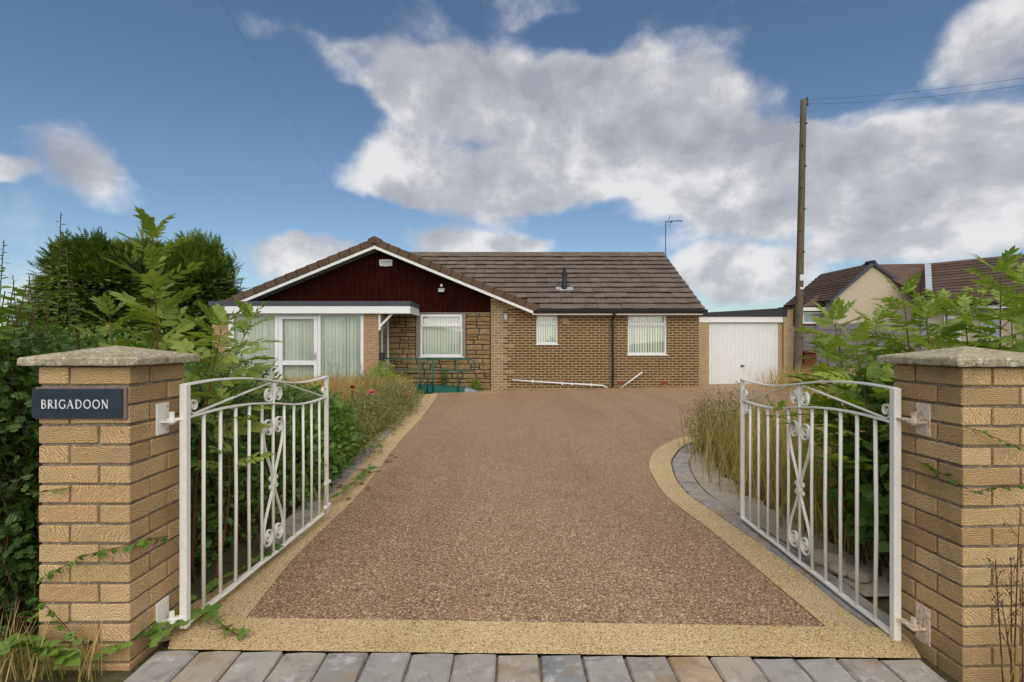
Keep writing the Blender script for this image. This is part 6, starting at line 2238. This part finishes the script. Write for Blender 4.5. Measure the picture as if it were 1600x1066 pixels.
# ---------------------------------------------------------------- ivy strands on the pillars (each leaf a part)
def leaf_single(tpl, seed):
    v, f, t = scatter(tpl, np.zeros((1, 3)), np.array([[1., 0, 0]]), np.array([[0, 0, 1.]]), np.ones(1), np.array([.25]))
    return npmesh('leaf', v, f, t)
LOB = leaf_single(T_LOBED, 1)
BRD = leaf_single(T_BROAD, 2)
def strand(label, pts, y, n, sz, mat='leaf_ivy', me=LOB):
    P = [at(a, b_, y if np.isscalar(y) else y[i]) for i, (a, b_) in enumerate(pts)]
    root = thing('ivy_strand', label, 'ivy', P[0], 0, 'ivy strands on the gate pillars')
    R = resample(P, 24)
    MB().tube(R, .0016, 5).build('stem', MATS['twig_red'], root)
    for k in range(n):
        t = (k + .3) / n
        p = R[min(23, int(t * 23))]
        a = random.uniform(-1.2, 1.2) + (0 if k % 2 else PI)
        d = Vector((math.cos(a) * .6 + random.uniform(-.3, .3), -.55, math.sin(a) * .5 - .25))
        o = place_leaf(me, mat, root, p, d, sz * random.uniform(.6, 1.15), random.uniform(-.8, .8))
strand('ivy strand climbing right across the lower part of the left pillar', [(70, 900), (110, 880), (140, 866), (175, 858), (205, 850), (235, 843), (262, 838)], [2.02, 2.02, 2.02, 2.02, 2.02, 2.13, 2.25], 26, .036)
strand('short pale ivy strand at mid height on the left edge of the name sign pillar', [(48, 772), (70, 768), (95, 764), (112, 762)], 2.02, 9, .022, 'leaf_bramble')
strand('ivy strand near the front corner low on the left pillar', [(60, 935), (85, 960), (108, 985), (125, 1005)], 2.0, 12, .040, 'leaf_ivy')
strand('ivy strand across the top courses of the right pillar', [(1605, 705), (1570, 690), (1550, 682), (1525, 672), (1508, 668)], 1.99, 14, .026)
strand('ivy strand trailing along the middle of the right pillar', [(1605, 755), (1575, 760), (1545, 764), (1520, 768), (1490, 750), (1462, 735), (1437, 722)], [1.99, 1.99, 1.99, 1.98, 2.02, 2.1, 2.2], 30, .026)

# brambles crawling out at the foot of the left pillar: trifoliate leaves as parts
TRI = []
for i in range(3):
    P = np.zeros((3, 3))
    D = np.array([(1, 0, .0), (.35, .9, .05), (.35, -.9, .05)]) + rng.normal(0, .08, (3, 3))
    v, f, t = scatter(ovate(.34, .05, .12, 6), P, D, np.array([[0, 0, 1.]] * 3) + rng.normal(0, .12, (3, 3)), np.array([1, .8, .8]), np.array([.22, .3, .26]))
    TRI.append(npmesh('leaf', v, f, t))
def bramble(label, pts, n, sz, hgt=.03, mat='leaf_bramble'):
    P = [gp(a, b_) + Vector((0, 0, h_)) for a, b_, h_ in pts]
    root = thing('bramble_runner', label, 'bramble', P[0], 0, 'bramble runners on the drive edge')
    R = resample(P, 20)
    MB().tube(R, .0028, 6).build('stem', MATS['twig_red'], root)
    for k in range(n):
        t = (k + .5) / n
        p = R[min(19, int(t * 19))]
        tl = R[min(19, int(t * 19) + 1)] - R[max(0, int(t * 19) - 1)]
        a = math.atan2(tl.y, tl.x) + random.choice((-1, 1)) * random.uniform(.3, 1.3)
        place_leaf(random.choice(TRI), mat, root, p + Vector((0, 0, .004)), (math.cos(a), math.sin(a), random.uniform(.1, .7)), sz * random.uniform(.7, 1.2), random.uniform(-.3, .3))
bramble('bramble runner spreading over the setts beside the left gate post', [(235, 1030, .05), (275, 1000, .05), (320, 975, .05), (350, 990, .03), (380, 1005, .02)], 12, .052)
bramble('bramble runner at the foot of the left pillar', [(150, 1050, .04), (200, 1030, .07), (240, 1010, .06), (268, 985, .06)], 10, .055)
bramble('bramble runner along the bottom rail of the left gate', [(300, 960, .06), (360, 915, .05), (420, 880, .05), (455, 850, .05)], 14, .05)
bramble('bramble runner spilling onto the beige border beyond the left gate', [(470, 800, .08), (520, 790, .06), (545, 770, .05), (575, 745, .05), (590, 735, .03)], 20, .06)
bramble('bramble runner at the far side of the left gate near the ground cover', [(500, 770, .15), (540, 735, .12), (570, 715, .1), (600, 705, .06)], 18, .065)
bramble('green bramble leaves in the bottom left corner', [(5, 1060, .10), (40, 1050, .10), (75, 1058, .08), (110, 1062, .06)], 22, .06)
bramble('bramble leaves half hidden in the straw before the left pillar', [(20, 1010, .12), (60, 1015, .12), (100, 1025, .10), (150, 1035, .06)], 16, .05)

# rough grass at the foot of the left pillar and the right pillar
grass('dry_grass', in_poly(260, [(-2.35, 1.9), (-1.5, 1.93), (-1.5, 2.03), (-2.0, 2.08), (-2.35, 2.3)]), .08, .28, .0038, 'grass_dry', 'dry grass stalks at the foot of the left pillar')
grass('green_grass', in_poly(300, [(-2.35, 1.9), (-1.55, 1.95), (-1.5, 2.03), (-2.0, 2.08), (-2.35, 2.3)]), .06, .20, .005, 'grass_green', 'green grass at the foot of the left pillar')
grass('dry_grass', in_poly(90, [(1.72, 1.86), (2.1, 1.84), (2.1, 1.98), (1.75, 1.97)]), .10, .40, .003, 'grass_dry', 'thin dry stalks in front of the right pillar')
rs = thing('seed_stalks', 'thin green stalks with small seed heads before the right pillar', 'plant', (1.85, 1.93, ground(1.85, 1.93)))
m, parts = MB(), []
for (px_, py_, lx) in ((1555, 875, -.03), (1580, 870, .0), (1592, 820, .02), (1565, 940, -.05), (1598, 900, .0)):
    p = at(px_, py_, 1.93)
    zg = ground(p.x, 1.93)
    seed_stalk(m, parts, (p.x - lx, 1.93, zg), p.z - zg, (lx, 0), 22, .05)
tag(m.build('stalks', MATS['twig'], rs), kind='stuff')
foliage('seed_heads', parts, 'seedhead', rs, 'stuff')
# fallen leaves on the drive edge
for k in range(14):
    px_, py_ = random.choice(((560, 760), (575, 742), (600, 722), (545, 770), (590, 735), (610, 712)))
    p = gp(px_ + random.uniform(-14, 14), py_ + random.uniform(-10, 10))
    o = link('fallen_leaf', BRD, None, None, loc=(p.x, p.y, p.z + .012), rot=(random.uniform(-.3, .3), random.uniform(-.3, .3), random.uniform(0, 6)), scale=(.06, .06, .06))
    tag(o, 'brown fallen leaf on the beige border at the left drive edge', 'leaf', 'fallen leaves on the left border')
    if not o.data.materials: o.data.materials.append(MATS['leaf_dead'])
